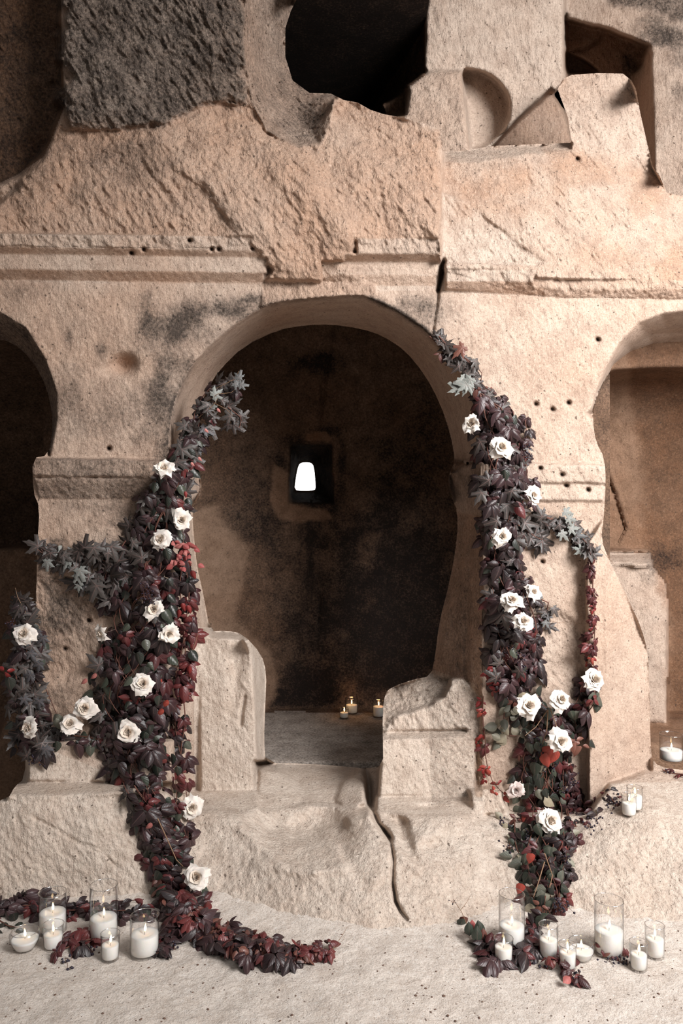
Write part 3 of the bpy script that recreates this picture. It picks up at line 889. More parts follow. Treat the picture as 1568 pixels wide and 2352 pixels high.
# ---- leaf templates: (verts, quads, attr) with base at origin, length along +Y, face +Z
def tpl_leaflet(nl=8, nw=5, width=.5, serr=.05, fold=.35, bend=.5, tip=1.6, seed=0):
    V, A = [], []
    r = random.Random(seed)
    for i in range(nl):
        t = i / (nl - 1)
        prof = (math.sin(math.pi * t ** .80) ** .72) * (1 - .22 * t) * (1.05 if t < .8 else .9) if 0 < t < 1 else 0.0
        prof = max(prof, .02)
        for j in range(nw):
            u = (j / (nw - 1)) * 2 - 1
            w = width * .5 * prof * (1 + (serr * (1 if i % 2 else -1) if abs(u) > .9 else 0))
            x = u * w
            z = -fold * abs(x) ** 1.0 - .9 * x * x - bend * t * t * .5 + r.uniform(-.008, .008)
            y = t * (1 - .16 * bend * t) - .10 * abs(u) * prof * .5
            V.append((x, y, z))
            A.append((0, abs(u), t, 1))
    Q = []
    for i in range(nl - 1):
        for j in range(nw - 1):
            a = i * nw + j
            Q.append((a, a + 1, a + nw + 1, a + nw))
    return np.array(V), np.array(Q), np.array(A)


def join(parts):
    V, Q, A = [], [], []
    off = 0
    for v, q, a in parts:
        V.append(v)
        Q.append(q + off)
        A.append(a)
        off += len(v)
    return np.concatenate(V), np.concatenate(Q), np.concatenate(A)


def xf(tp, M, loc=(0, 0, 0), s=1.0):
    v, q, a = tp
    return v @ np.array(M).T * s + np.array(loc), q, a


def rotz(a):
    c, s = math.cos(a), math.sin(a)
    return np.array([[c, -s, 0], [s, c, 0], [0, 0, 1]])


def rotx(a):
    c, s = math.cos(a), math.sin(a)
    return np.array([[1, 0, 0], [0, c, -s], [0, s, c]])


def roty(a):
    c, s = math.cos(a), math.sin(a)
    return np.array([[c, 0, s], [0, 1, 0], [-s, 0, c]])


def tpl_creeper(seed, n=5):
    """palmate leaf of the wild vine: five drooping pointed leaflets from one point"""
    r = random.Random(seed)
    out = []
    for k in range(n):
        f = (k - (n - 1) / 2) / ((n - 1) / 2)
        L = (1 - .38 * abs(f) ** 1.5) * r.uniform(.9, 1.08)
        lf = tpl_leaflet(9, 5, r.uniform(.50, .62), .02, r.uniform(.25, .5), r.uniform(.5, 1.3), seed=seed * 9 + k)
        M = rotz(-f * r.uniform(1.25, 1.65)) @ rotx(r.uniform(-.5, .2)) @ roty(r.uniform(-.45, .45))
        d_ = M @ np.array([0, .10, 0])
        out.append(xf(lf, M, (d_[0], d_[1], d_[2] - abs(f) * .03), L))
    return join(out)


def tpl_maple(seed):
    r = random.Random(seed)
    nr, na = 5, 44
    V, A = [(0, 0, 0)], [(0, 0, 0, 1)]
    lob = [(0, 1.0, .38), (.92, .86, .36), (-.92, .84, .36), (1.85, .58, .36), (-1.85, .56, .36)]
    lob = [(a + r.uniform(-.08, .08), l * r.uniform(.9, 1.1), w) for a, l, w in lob]
    ph = [r.uniform(-.12, .12) for _ in lob]
    for j in range(na):
        th = -math.pi + 2 * math.pi * (j + .5) / na
        rad = .34
        near = 9
        for (a, l, w) in lob:
            d = abs(th - a)
            rad = max(rad, l * max(0, 1 - (d / (w * 1.65)) ** .95) ** .75)
            near = min(near, d)
        rad *= 1 + .10 * (1 if j % 2 else -1) * (rad > .35)
        if abs(th) > 2.75:
            rad = .16
        for i in range(1, nr + 1):
            q = rad * i / nr
            x, y = math.sin(th) * q, math.cos(th) * q
            z = -.28 * q * q - .14 * min(near, .4) * q * 2 + .03 * math.sin(th * 3 + seed) * q
            V.append((x, y, z))
            A.append((0, min(1, near * q * 2.2), q, 1))
    V, A = np.array(V), np.array(A)
    Q = []
    for j in range(na):
        k = (j + 1) % na
        b0, b1 = 1 + j * nr, 1 + k * nr
        Q.append((0, b0, b1, b1))
        for i in range(nr - 1):
            Q.append((b0 + i, b0 + i + 1, b1 + i + 1, b1 + i))
    return V, np.array(Q), A


CREEPER = [tpl_creeper(k) for k in range(7)]
CREEPER3 = [tpl_creeper(k + 20, 3) for k in range(3)]
MAPLE = [tpl_maple(k) for k in range(5)]
OVAL = [tpl_leaflet(8, 5, .72, .0, .22, .45, seed=k + 40) for k in range(4)]
SINGLE = [tpl_leaflet(9, 5, .50, .05, .35, .8, seed=k + 60) for k in range(4)]


def degenerate_to_mesh(name, V, Q, A, mat):
    """quads, some with a repeated corner (triangles)"""
    tri = Q[:, 2] == Q[:, 3]
    me = bpy.data.meshes.new(name)
    ls = np.where(tri, 3, 4)
    flat = Q.ravel()[np.stack([np.ones(len(Q), bool)] * 3 + [~tri], 1).ravel()]
    me.vertices.add(len(V))
    me.vertices.foreach_set('co', V.astype(np.float32).ravel())
    me.loops.add(len(flat))
    me.loops.foreach_set('vertex_index', flat.astype(np.int32))
    me.polygons.add(len(Q))
    me.polygons.foreach_set('loop_start', np.concatenate([[0], np.cumsum(ls)[:-1]]).astype(np.int32))
    me.polygons.foreach_set('use_smooth', np.ones(len(Q), bool))
    me.update(calc_edges=True)
    at = me.attributes.new('leaf', 'FLOAT_COLOR', 'POINT')
    at.data.foreach_set('color', A.astype(np.float32).ravel())
    me.materials.append(mat)
    o = bpy.data.objects.new(name, me)
    COL.objects.link(o)
    return o


class Leaves:
    def __init__(s):
        s.parts = []

    def add(s, tp, pos, down, out, size, rnd=None, ref=None):
        """pos: where the leaf is attached; down: direction of its length; out: where its face looks"""
        y = Vector(down).normalized()
        z = Vector(out)
        z = (z - y * z.dot(y))
        if z.length < 1e-4:
            z = Vector((0, -1, .01))
        z.normalize()
        x = y.cross(z)
        M = np.array([[x.x, y.x, z.x], [x.y, y.y, z.y], [x.z, y.z, z.z]])
        v, q, a = tp
        a = a.copy()
        a[:, 0] = random.random() if rnd is None else rnd
        s.parts.append((v @ M.T * size + np.array(pos), q, a))

    def build(s, name, mat, parent, origin):
        if not s.parts:
            return None
        V, Q, A = join(s.parts)
        o = degenerate_to_mesh(name, V - np.array(origin), Q, A, mat)
        o.parent = parent
        return o


class Tubes:
    def __init__(s):
        s.V, s.Q, s.n = [], [], 0

    def add(s, pts, r0, r1=None, k=5):
        pts = [Vector(p) for p in pts]
        r1 = r0 if r1 is None else r1
        m = len(pts)
        ref = Vector((.3, .2, 1)).normalized()
        base = s.n
        for i, p in enumerate(pts):
            t = (pts[min(i + 1, m - 1)] - pts[max(i - 1, 0)])
            t = t.normalized() if t.length > 1e-6 else Vector((0, 0, 1))
            a = t.cross(ref)
            if a.length < 1e-3:
                a = t.cross(Vector((1, 0, 0)))
            a.normalize()
            b = t.cross(a)
            r = r0 + (r1 - r0) * i / max(1, m - 1)
            for j in range(k):
                an = 2 * math.pi * j / k
                q = p + a * math.cos(an) * r + b * math.sin(an) * r
                s.V.append((q.x, q.y, q.z))
        for i in range(m - 1):
            for j in range(k):
                a0 = base + i * k + j
                a1 = base + i * k + (j + 1) % k
                s.Q.append((a0, a1, a1 + k, a0 + k))
        s.n += m * k

    def build(s, name, mat, parent, origin):
        if not s.V:
            return None
        o = np_mesh(name, np.array(s.V) - np.array(origin), np.array(s.Q), mat)
        o.parent = parent
        return o


def ball(r, c, seg=8, rings=5):
    V, Q = [], []
    for i in range(rings + 1):
        ph = math.pi * i / rings
        for j in range(seg):
            th = 2 * math.pi * j / seg
            V.append((c[0] + r * math.sin(ph) * math.cos(th), c[1] + r * math.sin(ph) * math.sin(th), c[2] + r * math.cos(ph)))
    for i in range(rings):
        for j in range(seg):
            a = i * seg + j
            b = i * seg + (j + 1) % seg
            Q.append((a, a + seg, b + seg, b))
    return np.array(V), np.array(Q), np.zeros((len(V), 4))


def thing(name, label, cat, loc, group=None, rz=0):
    o = bpy.data.objects.new(name, None)
    COL.objects.link(o)
    o.empty_display_size = .05
    o.location = loc
    o.rotation_euler = (0, 0, rz)
    o['label'] = label
    o['category'] = cat
    if group:
        o['group'] = group
    return o


def surf(px, py):
    s = min(R.sample(px, py), facade(px) + .03)
    if py > 2030:
        y = EYE * F / (py - CY)
        for _ in range(3):
            y = (EYE - floor_z((px - CX) / F * y, y)) * F / (py - CY)
        s = min(s, y)
    return s


def interp(sp, t):
    n = len(sp) - 1
    i = min(int(t * n), n - 1)
    f = t * n - i
    return [sp[i][k] * (1 - f) + sp[i + 1][k] * f for k in range(len(sp[0]))]


def spine_pos(sp):
    """even walk along the pixel spine (x, y, half width, thickness in m)"""
    L = [0]
    for a, b in zip(sp, sp[1:]):
        L.append(L[-1] + math.hypot(a[0] - b[0], a[1] - b[1]))
    def at(t):
        d = t * L[-1]
        for k in range(len(sp) - 1):
            if d <= L[k + 1] or k == len(sp) - 2:
                f = (d - L[k]) / (L[k + 1] - L[k] + 1e-9)
                return [sp[k][j] * (1 - f) + sp[k + 1][j] * f for j in range(4)]
    return at, L[-1]


def place_depth(px, py, back):
    Y = surf(px, py)
    return Y - back


def berries(tubes, blist, p, n=9, spread=.035, r=.0042, up=(0, 0, -1)):
    p = Vector(p)
    c = p + Vector(up) * spread * .8
    tubes.add([p, c], .0011, .0009)
    for _ in range(n):
        q = c + Vector((random.gauss(0, 1), random.gauss(0, .8), random.gauss(0, 1))) * spread * .45
        tubes.add([c, (c + q) / 2 + Vector((0, 0, .004)), q], .0008, .0006, 4)
        blist.append(ball(r * random.uniform(.8, 1.15), q))


ALLMAT = {'dark': M_DARK, 'wine': M_WINE, 'red': M_RED, 'green': M_GREEN, 'sage': M_SAGE, 'maple': M_MAPLE, 'silver': M_SILVER, 'brown': M_BROWN, 'coral': M_CORAL}
NAMES = {'dark': 'foliage', 'wine': 'wine_foliage', 'red': 'red_foliage', 'green': 'green_foliage', 'sage': 'pale_foliage', 'maple': 'maple_foliage', 'silver': 'silver_foliage', 'brown': 'russet_foliage', 'coral': 'coral_foliage'}
KIND = {'dark': CREEPER, 'wine': CREEPER, 'red': CREEPER3, 'green': OVAL, 'sage': OVAL, 'maple': MAPLE, 'silver': MAPLE, 'brown': CREEPER3, 'coral': OVAL}
SIZE = {'dark': .092, 'wine': .084, 'red': .062, 'green': .068, 'sage': .066, 'maple': .075, 'silver': .062, 'brown': .065, 'coral': .05}
LBL = {'wine': 'wine red creeper leaves', 'red': 'scarlet creeper leaves', 'green': 'deep green oval leaves', 'sage': 'pale sage green leaves', 'maple': 'dusky lobed leaves',
       'silver': 'silvery grey lobed leaves', 'brown': 'russet leaves', 'coral': 'coral red ruffled leaves'}


class Garland:
    def __init__(s, name, label, cat, px, py, group=None):
        Y = surf(px, py)
        s.o = world(px, py, Y)
        s.root = thing(name, label, cat, s.o, group)
        s.L = {}
        s.st = Tubes()
        s.tw = Tubes()
        s.bs = Tubes()
        s.balls = []

    def leaf(s, kind, p, down=(0, 0, -1), out=(0, -1, .3), size=1.0, rnd=None, tp=None):
        s.L.setdefault(kind, Leaves()).add(random.choice(tp or KIND[kind]), p, down, out, SIZE[kind] * size, rnd)

    def run(s, sp, n, mixk, stem=True, size=1.0, flat=False, strand=3, jit=1.0, dirn=None):
        at, Lp = spine_pos(sp)
        kinds = list(mixk)
        wts = [mixk[k] for k in kinds]
        for i in range(n):
            t = (i + random.random()) / n
            x, y, w, th = at(t)
            r = random.uniform(-1, 1)
            e = random.uniform(-1, 1)
            px, py = x + r * w, y + e * 16
            back = .012 + th * math.sqrt(max(0, 1 - r * r)) * random.uniform(.15, 1)
            Y = place_depth(px, py, back)
            p = world(px, py, Y)
            k = random.choices(kinds, wts)[0]
            if flat:
                dn = Vector((random.gauss(0, 1), random.gauss(-.25, .8), random.uniform(-.5, .1)))
                ou = Vector((random.gauss(0, .35), random.gauss(-.5, .3), 1))
                p.z += .02
            else:
                dn = Vector((r * .55 + random.gauss(0, .35 * jit), random.uniform(-.35, .15), -1 + random.gauss(0, .25 * jit)))
                ou = Vector((r * .7 + random.gauss(0, .3), -1, random.uniform(-.1, .7)))
                if k in ('maple', 'silver', 'sage'):
                    dn = Vector((r * .8 + random.gauss(0, .8), random.uniform(-.3, .2), random.gauss(-.35, .7)))
            if dirn:
                dn += Vector(dirn)
            s.leaf(k, p, dn, ou, size * random.uniform(.72, 1.15))
        if stem:
            for q in range(strand):
                pts = []
                m = max(6, int(Lp / 22))
                ph = random.uniform(0, 6)
                off = random.uniform(-.5, .5)
                for i in range(m + 1):
                    x, y, w, th = at(i / m)
                    px = x + w * (off + .3 * math.sin(ph + i * .7))
                    pts.append(world(px, y, place_depth(px, y, .012 + th * .45)))
                tb = Tubes()
                tb.add(pts, .0035, .0018)
                tb.build('stem', M_STEM, s.root, s.o)
        return s

    def twig(s, pts, r=.002, back=.02, tw=True):
        P = [world(x, y, place_depth(x, y, back if len(q) == 0 else q[0])) for x, y, *q in pts]
        tb = Tubes()
        tb.add(P, r, r * .5)
        tb.build('twig' if tw else 'stem', M_TWIG if tw else M_STEM, s.root, s.o)
        return P

    def berry(s, px, py, n=9, back=.05, spread=.035, r=.0042):
        tb, bl = Tubes(), []
        c = world(px, py, place_depth(px, py, back))
        berries(tb, bl, c, n, spread, r)
        V, Q, A = join(bl)
        b = np_mesh('berry_cluster', V - np.array(s.o), Q, M_BERRY)
        b.parent = s.root
        b['label'] = 'blue black berries'
        tb.build('stalk', M_STEM, b, s.o)

    def done(s):
        o = s.o
        for k, lv in s.L.items():
            ob = lv.build(NAMES[k], ALLMAT[k], s.root, o)
            if k in LBL and ob:
                ob['label'] = LBL[k]
        return s.root


random.seed(21)
# ---------- left pier: the main garland, top to floor
g = Garland('vine_garland', 'thick dark garland of creeper leaves hanging down the left pier of the middle arch', 'garland', 370, 1600)
g.run([(452, 985, 16, .05), (415, 1040, 24, .08), (395, 1110, 40, .10), (380, 1200, 52, .13), (350, 1320, 72, .15), (315, 1450, 82, .16), (300, 1580, 84, .16), (300, 1680, 80, .15), (320, 1780, 58, .13), (350, 1880, 46, .11), (385, 1960, 48, .10)],
      360, {'dark': 6, 'green': 5, 'wine': 1.0, 'maple': 1.2}, strand=6)
g.run([(380, 1950, 45, .10), (410, 2040, 50, .11), (420, 2100, 60, .10)], 60, {'dark': 5, 'green': 3, 'wine': 2}, strand=3)
g.run([(345, 1290, 60, .19), (320, 1450, 78, .20), (312, 1600, 84, .20), (315, 1760, 60, .17)], 60, {'dark': 7, 'green': 2}, strand=2)
g.run([(300, 1240, 40, .08), (265, 1330, 34, .07), (245, 1400, 20, .06)], 30, {'dark': 5, 'maple': 3}, strand=1)
g.run([(250, 1500, 28, .07), (245, 1600, 50, .08), (250, 1690, 40, .08), (265, 1760, 26, .07)], 44, {'dark': 5, 'maple': 3, 'green': 2}, strand=2)
g.run([(350, 1105, 20, .09), (335, 1180, 26, .10), (310, 1230, 30, .1)], 26, {'maple': 4, 'dark': 3, 'green': 2}, strand=1)
for q in ((337, 1345), (345, 1365), (330, 1358)):
    g.berry(q[0], q[1], 16, .20, .03, .004)
g.leaf('red', world(425, 1128, 3.62), (.1, -.2, -1), (0, -1, .2), .55, .2, SINGLE)
for x, y in ((200, 1560), (222, 1548), (350, 1892), (372, 1560), (388, 1610), (376, 1630)):
    g.leaf('coral' if x < 360 else 'red', world(x, y, place_depth(x, y, .13)), (-.8, -.1, -.5), (0, -1, .3), .9, .9, SINGLE)
g.twig([(440, 1500, .05), (450, 1470, .05), (455, 1455, .05)])
g.twig([(350, 1950, .02), (370, 1990, .05), (385, 2015, .06)])
g.run([(325, 1965, 12, .03), (350, 1985, 16, .03)], 5, {'wine': 1}, stem=False, size=1.1)
g.twig([(362, 1880, .12), (385, 1930, .14), (405, 1975, .13), (420, 1990, .1)], .003)
g.done()

g = Garland('maple_sprig', 'spray of dusky lobed leaves climbing over the left haunch of the middle arch', 'branch', 470, 950)
g.run([(545, 880, 14, .03), (500, 890, 26, .04), (470, 930, 24, .05), (455, 975, 26, .06), (430, 1020, 30, .07), (415, 1060, 30, .07)], 52, {'maple': 6, 'silver': .8, 'wine': .8, 'dark': 1}, size=.85, strand=2, jit=1.5)
g.run([(520, 935, 14, .03), (538, 960, 22, .04), (542, 985, 18, .03)], 9, {'maple': 1}, size=.85, strand=1)
for a in (((480, 900, .05), (510, 885, .07), (540, 870, .09), (548, 852, .09)), ((470, 925, .05), (500, 905, .07), (530, 902, .08), (560, 880, .08)), ((455, 960, .05), (490, 930, .06), (500, 915, .07)), ((480, 920, .05), (520, 940, .07), (535, 955, .07))):
    g.twig(a, .0018)
for x, y, d in ((548, 868, (.2, 0, 1)), (552, 884, (1, 0, .1)), (540, 880, (.6, 0, -.4))):
    g.leaf('silver', world(x, y, 3.76), d, (0, -1, .2), .7, .45)
for x, y in ((498, 938), (470, 985), (438, 1062), (455, 1050)):
    g.leaf('coral', world(x, y, 3.72), (.6, 0, -.6), (0, -1, .2), .55, 1.0, SINGLE)
g.done()

g = Garland('maple_branch', 'dark branch of lobed leaves with silvery tips reaching left across the left pier', 'branch', 200, 1290)
g.run([(270, 1290, 36, .09), (215, 1270, 30, .07), (170, 1290, 24, .05), (120, 1280, 20, .05), (98, 1262, 16, .04)], 58, {'maple': 6, 'silver': 1.2}, size=1.0, strand=2, jit=1.6, dirn=(-.5, 0, .1))
g.run([(290, 1330, 40, .1), (230, 1330, 30, .07), (195, 1330, 20, .06)], 26, {'maple': 5, 'silver': .8}, size=1.0, strand=1, jit=1.5)
for x, y, k, sz in ((183, 1310, 'silver', 1.0), (178, 1322, 'silver', .9), (108, 1290, 'silver', .8), (222, 1345, 'maple', 1.2), (215, 1258, 'maple', 1.1), (255, 1255, 'maple', 1.1), (180, 1345, 'silver', .6)):
    g.leaf(k, world(x, y, place_depth(x, y, .09)), (random.uniform(-.5, .5), 0, -1), (0, -1, .25), sz, .8)
g.done()

# ---------- the swag at the far left
g = Garland('maple_swag', 'dusky swag of lobed purple leaves drooping at the left edge beside the pier', 'garland', 60, 1560)
g.run([(40, 1370, 16, .04), (55, 1420, 26, .06), (60, 1480, 42, .08), (60, 1550, 46, .08), (55, 1620, 42, .08), (65, 1690, 44, .08), (80, 1730, 34, .06)], 105, {'maple': 6, 'dark': 2.4, 'silver': .5, 'green': .8}, size=.95, strand=3, jit=1.4)
g.run([(70, 1700, 30, .07), (120, 1690, 30, .07), (170, 1690, 26, .07), (225, 1700, 34, .08)], 46, {'maple': 4, 'dark': 3, 'green': 1}, size=.95, strand=2, jit=1.4)
for x, y, k in ((135, 1640, 'sage'), (128, 1650, 'sage'), (20, 1555, 'green'), (12, 1540, 'red')):
    g.leaf(k, world(x, y, place_depth(x, y, .11)), (random.uniform(-.5, .5), 0, -1), (0, -1, .25), 1.1, .25)
for x, y in ((85, 1450), (98, 1465), (90, 1525), (70, 1550), (55, 1605), (90, 1610), (70, 1500), (105, 1720), (40, 1440)):
    g.leaf('silver', world(x, y, place_depth(x, y, .10)), (random.uniform(-.7, .7), 0, -1), (0, -1, .25), .8, .05)
for q in ((90, 1740), (75, 1735), (28, 1420), (110, 1725)):
    g.berry(q[0], q[1], 14, .05, .03, .004)
g.twig([(85, 1500, .05), (100, 1570, .05), (130, 1640, .05), (190, 1670, .06)], .003, tw=False)
g.twig([(60, 1410, .05), (40, 1370, .06), (35, 1350, .06)])
g.done()

# ---------- red hanging strand on the right side of the left garland
g = Garland('hanging_creeper', 'long hanging creeper strand with dark red leaves on the right edge of the left garland', 'vine', 428, 1600)
g.run([(425, 1310, 16, .05), (428, 1400, 18, .06), (425, 1500, 20, .06), (415, 1600, 22, .06)], 42, {'wine': 5, 'dark': 2, 'green': .6}, size=.92, strand=2, jit=.7)
g.run([(412, 1600, 20, .06), (405, 1700, 22, .06), (415, 1780, 22, .06), (412, 1870, 24, .07), (425, 1930, 24, .07)], 46, {'wine': 3, 'dark': 3, 'green': 2}, size=.9, strand=2, jit=.7)
for x, y in ((418, 1385), (430, 1390), (412, 1400), (435, 1530), (440, 1310)):
    g.leaf('red', world(x, y, place_depth(x, y, .09)), (random.uniform(-.4, .4), 0, -1), (0, -1, .25), .85, .2, SINGLE)
g.done()
g = Garland('ruffled_bloom', 'ruffled coral red blossom hanging on the left garland under two white roses', 'flower', 420, 1275)
for i in range(46):
    x, y = random.gauss(420, 11), random.uniform(1244, 1305)
    g.leaf('coral', world(x, y, place_depth(420, 1275, .10 + random.uniform(0, .05))), (random.gauss(0, 1), random.uniform(-.4, .2), random.gauss(-.3, .8)), (random.gauss(0, .6), -1, random.gauss(0, .6)), random.uniform(.5, .8))
g.twig([(420, 1250, .12), (422, 1230, .10), (410, 1205, .1)], .002, tw=False)
g.done()

# ---------- on the ground, left
g = Garland('trailing_creeper', 'russet creeper trail running out over the dusty floor from the left garland', 'garland', 540, 2150)
g.run([(395, 2040, 40, .09), (410, 2100, 52, .10), (450, 2130, 50, .09), (500, 2150, 44, .08), (560, 2170, 44, .07), (620, 2190, 42, .06), (670, 2205, 34, .05)], 150, {'brown': 3, 'wine': 3, 'dark': 5}, size=.88, flat=True, strand=4)
g.run([(470, 2150, 40, .08), (540, 2180, 40, .07), (600, 2200, 36, .06)], 30, {'dark': 4, 'brown': 2}, size=.95, flat=True, strand=1)
g.run([(660, 2195, 26, .05), (700, 2200, 22, .04), (735, 2190, 16, .03), (760, 2192, 8, .02)], 30, {'wine': 5, 'brown': 3}, size=.62, flat=True, strand=2)
g.twig([(740, 2195, .02), (765, 2178, .04), (785, 2150, .06), (798, 2128, .08)], .0012)
g.twig([(745, 2192, .02), (772, 2175, .05), (790, 2156, .06)], .001)
g.done()
g = Garland('creeper_bed', 'low bank of dark creeper leaves lying behind the left candles at the rock foot', 'garland', 180, 2080)
g.run([(-20, 2088, 22, .06), (60, 2078, 26, .07), (130, 2092, 24, .06), (200, 2090, 24, .06), (280, 2092, 24, .06), (340, 2090, 30, .08)], 78, {'dark': 5, 'wine': 1, 'green': 1}, size=.85, strand=2)
g.run([(0, 2110, 14, .03), (20, 2128, 16, .03), (40, 2130, 12, .03)], 8, {'green': 1}, size=.8, strand=1)
g.run([(50, 2065, 20, .05), (85, 2068, 20, .05)], 8, {'dark': 3}, size=1.15, stem=False)
g.twig([(270, 2070, .03), (300, 2068, .03), (330, 2066, .04)], .003, tw=False)
g.done()

def sprig(name, label, cat, pts, n, mixk, bpts, size=.8, flat=True):
    q = Garland(name, label, cat, pts[len(pts) // 2][0], pts[len(pts) // 2][1])
    q.run([(x, y, 10, .02) for x, y in pts], n, mixk, size=size, flat=flat, strand=1)
    q.twig([(x, y, .02) for x, y in pts], .002, tw=False)
    for x, y in bpts:
        q.berry(x, y, 10, .03, .028, .0048)
    return q.done()


sprig('berry_sprig', 'fallen sprig of wine leaves and black berries among the left candles', 'sprig', [(232, 2150), (200, 2160), (170, 2172), (125, 2188)], 16, {'wine': 3, 'dark': 1}, [(120, 2186), (150, 2200), (165, 2190), (195, 2170), (210, 2178), (155, 2212)], .75)
sprig('berry_sprig', 'small dark leafy sprig with berries beside the rightmost of the left candles', 'sprig', [(355, 2190), (375, 2178), (398, 2155)], 11, {'wine': 1, 'dark': 3}, [(392, 2150), (400, 2172)], .8)

# ---------- right pier
g = Garland('vine_garland', 'long purple creeper garland hanging down the right pier of the middle arch', 'garland', 1165, 1250)
g.run([(1110, 905, 20, .06), (1140, 935, 44, .09), (1150, 1000, 58, .12), (1150, 1090, 54, .13), (1150, 1180, 52, .13), (1155, 1270, 44, .12), (1160, 1350, 46, .12), (1170, 1440, 54, .12), (1180, 1530, 62, .12), (1195, 1590, 60, .11)],
      250, {'dark': 8, 'wine': 1.2, 'maple': 1.2, 'green': .8}, strand=4)
g.run([(1195, 950, 16, .05), (1205, 1010, 16, .06), (1210, 1090, 16, .06), (1205, 1160, 20, .07)], 26, {'dark': 5, 'maple': 1}, size=.7, strand=1)
g.run([(1160, 1190, 20, .1), (1200, 1230, 36, .09), (1240, 1240, 26, .07)], 18, {'maple': 5}, size=1.15, strand=1)
g.run([(1180, 1300, 20, .1), (1200, 1340, 26, .09), (1215, 1450, 30, .09), (1215, 1540, 30, .08)], 34, {'dark': 5, 'wine': 1}, size=.75, strand=2)
g.run([(1232, 1375, 18, .06), (1262, 1385, 16, .05), (1250, 1440, 16, .04)], 10, {'maple': 4, 'silver': 2}, size=.8, strand=1, jit=1.6)
for x, y in ((1135, 1530), (1130, 1560), (1140, 1585), (1120, 1545), (1150, 1570), (1212, 1440), (1222, 1460)):
    g.leaf('red', world(x, y, place_depth(x, y, .06)), (random.uniform(-.8, .8), 0, -1), (0, -1, .25), 1.0, .05)
for q in ((1210, 1010), (1215, 1030), (1195, 1500), (1205, 1520), (1175, 1480), (1140, 1120)):
    g.berry(q[0], q[1], 12, .11, .03, .004)
g.twig([(1260, 1425, .05), (1282, 1430, .06), (1296, 1430, .06)], .0012)
g.done()
g = Garland('maple_sprig', 'spray of lobed leaves climbing the right shoulder of the middle arch', 'branch', 1080, 860)
g.run([(995, 772, 16, .03), (1020, 800, 18, .04), (1055, 815, 18, .04), (1100, 850, 26, .05), (1085, 885, 30, .06), (1120, 905, 24, .06)], 38, {'maple': 6, 'brown': 0.6, 'dark': .5}, size=.85, strand=2, jit=1.6)
for x, y, k in ((1060, 870, 'silver'), (1075, 885, 'silver'), (1052, 895, 'silver'), (1080, 872, 'silver'), (1062, 798, 'brown'), (1070, 885, 'silver')):
    g.leaf(k, world(x, y, place_depth(x, y, .09)), (random.uniform(-1, .5), 0, random.uniform(-1, .3)), (0, -1, .25), 1.05, .95, MAPLE)
g.done()
g = Garland('maple_branch', 'branch of brown and silvery lobed leaves reaching right across the right pier', 'branch', 1300, 1220)
g.run([(1240, 1185, 20, .06), (1275, 1195, 24, .06), (1310, 1215, 24, .06), (1345, 1255, 22, .05), (1355, 1275, 14, .04)], 34, {'maple': 6, 'silver': 1.2}, size=.95, strand=2, jit=1.5, dirn=(.6, 0, 0))
for x, y in ((1298, 1175), (1310, 1215), (1290, 1225), (1335, 1265), (1305, 1190)):
    g.leaf('silver', world(x, y, place_depth(x, y, .08)), (random.uniform(-.3, 1), 0, random.uniform(-1, .3)), (0, -1, .25), .85, .9)
g.twig([(1300, 1190, .05), (1350, 1230, .05), (1395, 1280, .06), (1412, 1298, .06)], .0012)
g.done()
g = Garland('red_creeper', 'single hanging strand of small scarlet leaves on the right pier under the lobed branch', 'vine', 1360, 1400)
g.run([(1358, 1285, 5, .02), (1360, 1360, 7, .03), (1360, 1430, 8, .03), (1356, 1500, 10, .03), (1362, 1540, 10, .03)], 36, {'wine': 4, 'red': 1.6}, size=.52, strand=1, jit=.9)
g.run([(1350, 1470, 14, .04), (1358, 1485, 16, .04)], 6, {'wine': 1}, size=.75, stem=False)
g.done()
g = Garland('red_creeper', 'sparse trailing strand of scarlet leaves along the inner edge of the right pier', 'vine', 1115, 1720)
g.run([(1110, 1600, 6, .02), (1105, 1660, 10, .02), (1112, 1740, 14, .02), (1135, 1800, 22, .03), (1160, 1830, 18, .03)], 13, {'red': 5, 'wine': 1}, size=.95, strand=1, jit=1.6)
g.done()

g = Garland('vine_garland', 'mixed garland of green and wine leaves, pale sprays and berries down to the right candles', 'garland', 1240, 1850)
g.run([(1345, 1560, 22, .06), (1350, 1600, 34, .08), (1320, 1640, 34, .08), (1330, 1690, 30, .08)], 40, {'green': 4, 'dark': 3, 'wine': 1, 'sage': .7}, size=.95, strand=2)
g.run([(1210, 1600, 34, .09), (1250, 1640, 56, .11), (1240, 1700, 62, .12), (1240, 1760, 64, .12), (1245, 1830, 70, .13), (1250, 1900, 66, .12), (1250, 1970, 60, .11), (1250, 2040, 50, .10), (1258, 2100, 36, .08)],
      260, {'green': 9, 'dark': 2.2, 'wine': 1.2, 'sage': 1.3, 'brown': .6}, strand=7, size=.95)
g.run([(1300, 1740, 22, .08), (1310, 1830, 26, .08), (1305, 1930, 22, .07), (1295, 2010, 20, .06), (1288, 2090, 18, .05)], 55, {'dark': 5, 'wine': 2, 'brown': 1}, size=.8, strand=2)
g.run([(1300, 1810, 20, .07), (1345, 1850, 24, .06), (1360, 1880, 16, .05)], 16, {'wine': 2, 'dark': 3}, size=.85, strand=1)
g.run([(1180, 1600, 22, .06), (1155, 1650, 20, .06), (1160, 1690, 24, .06), (1190, 1690, 24, .08)], 26, {'sage': 7, 'brown': .6}, size=.95, strand=1)
g.run([(1165, 1870, 18, .05), (1175, 1930, 20, .05), (1200, 1990, 16, .05)], 20, {'sage': 2, 'green': 4}, size=.85, strand=1)
g.run([(1240, 1730, 30, .16), (1235, 1800, 36, .17), (1240, 1900, 36, .16)], 18, {'green': 5, 'sage': 1}, size=1.15, stem=False)
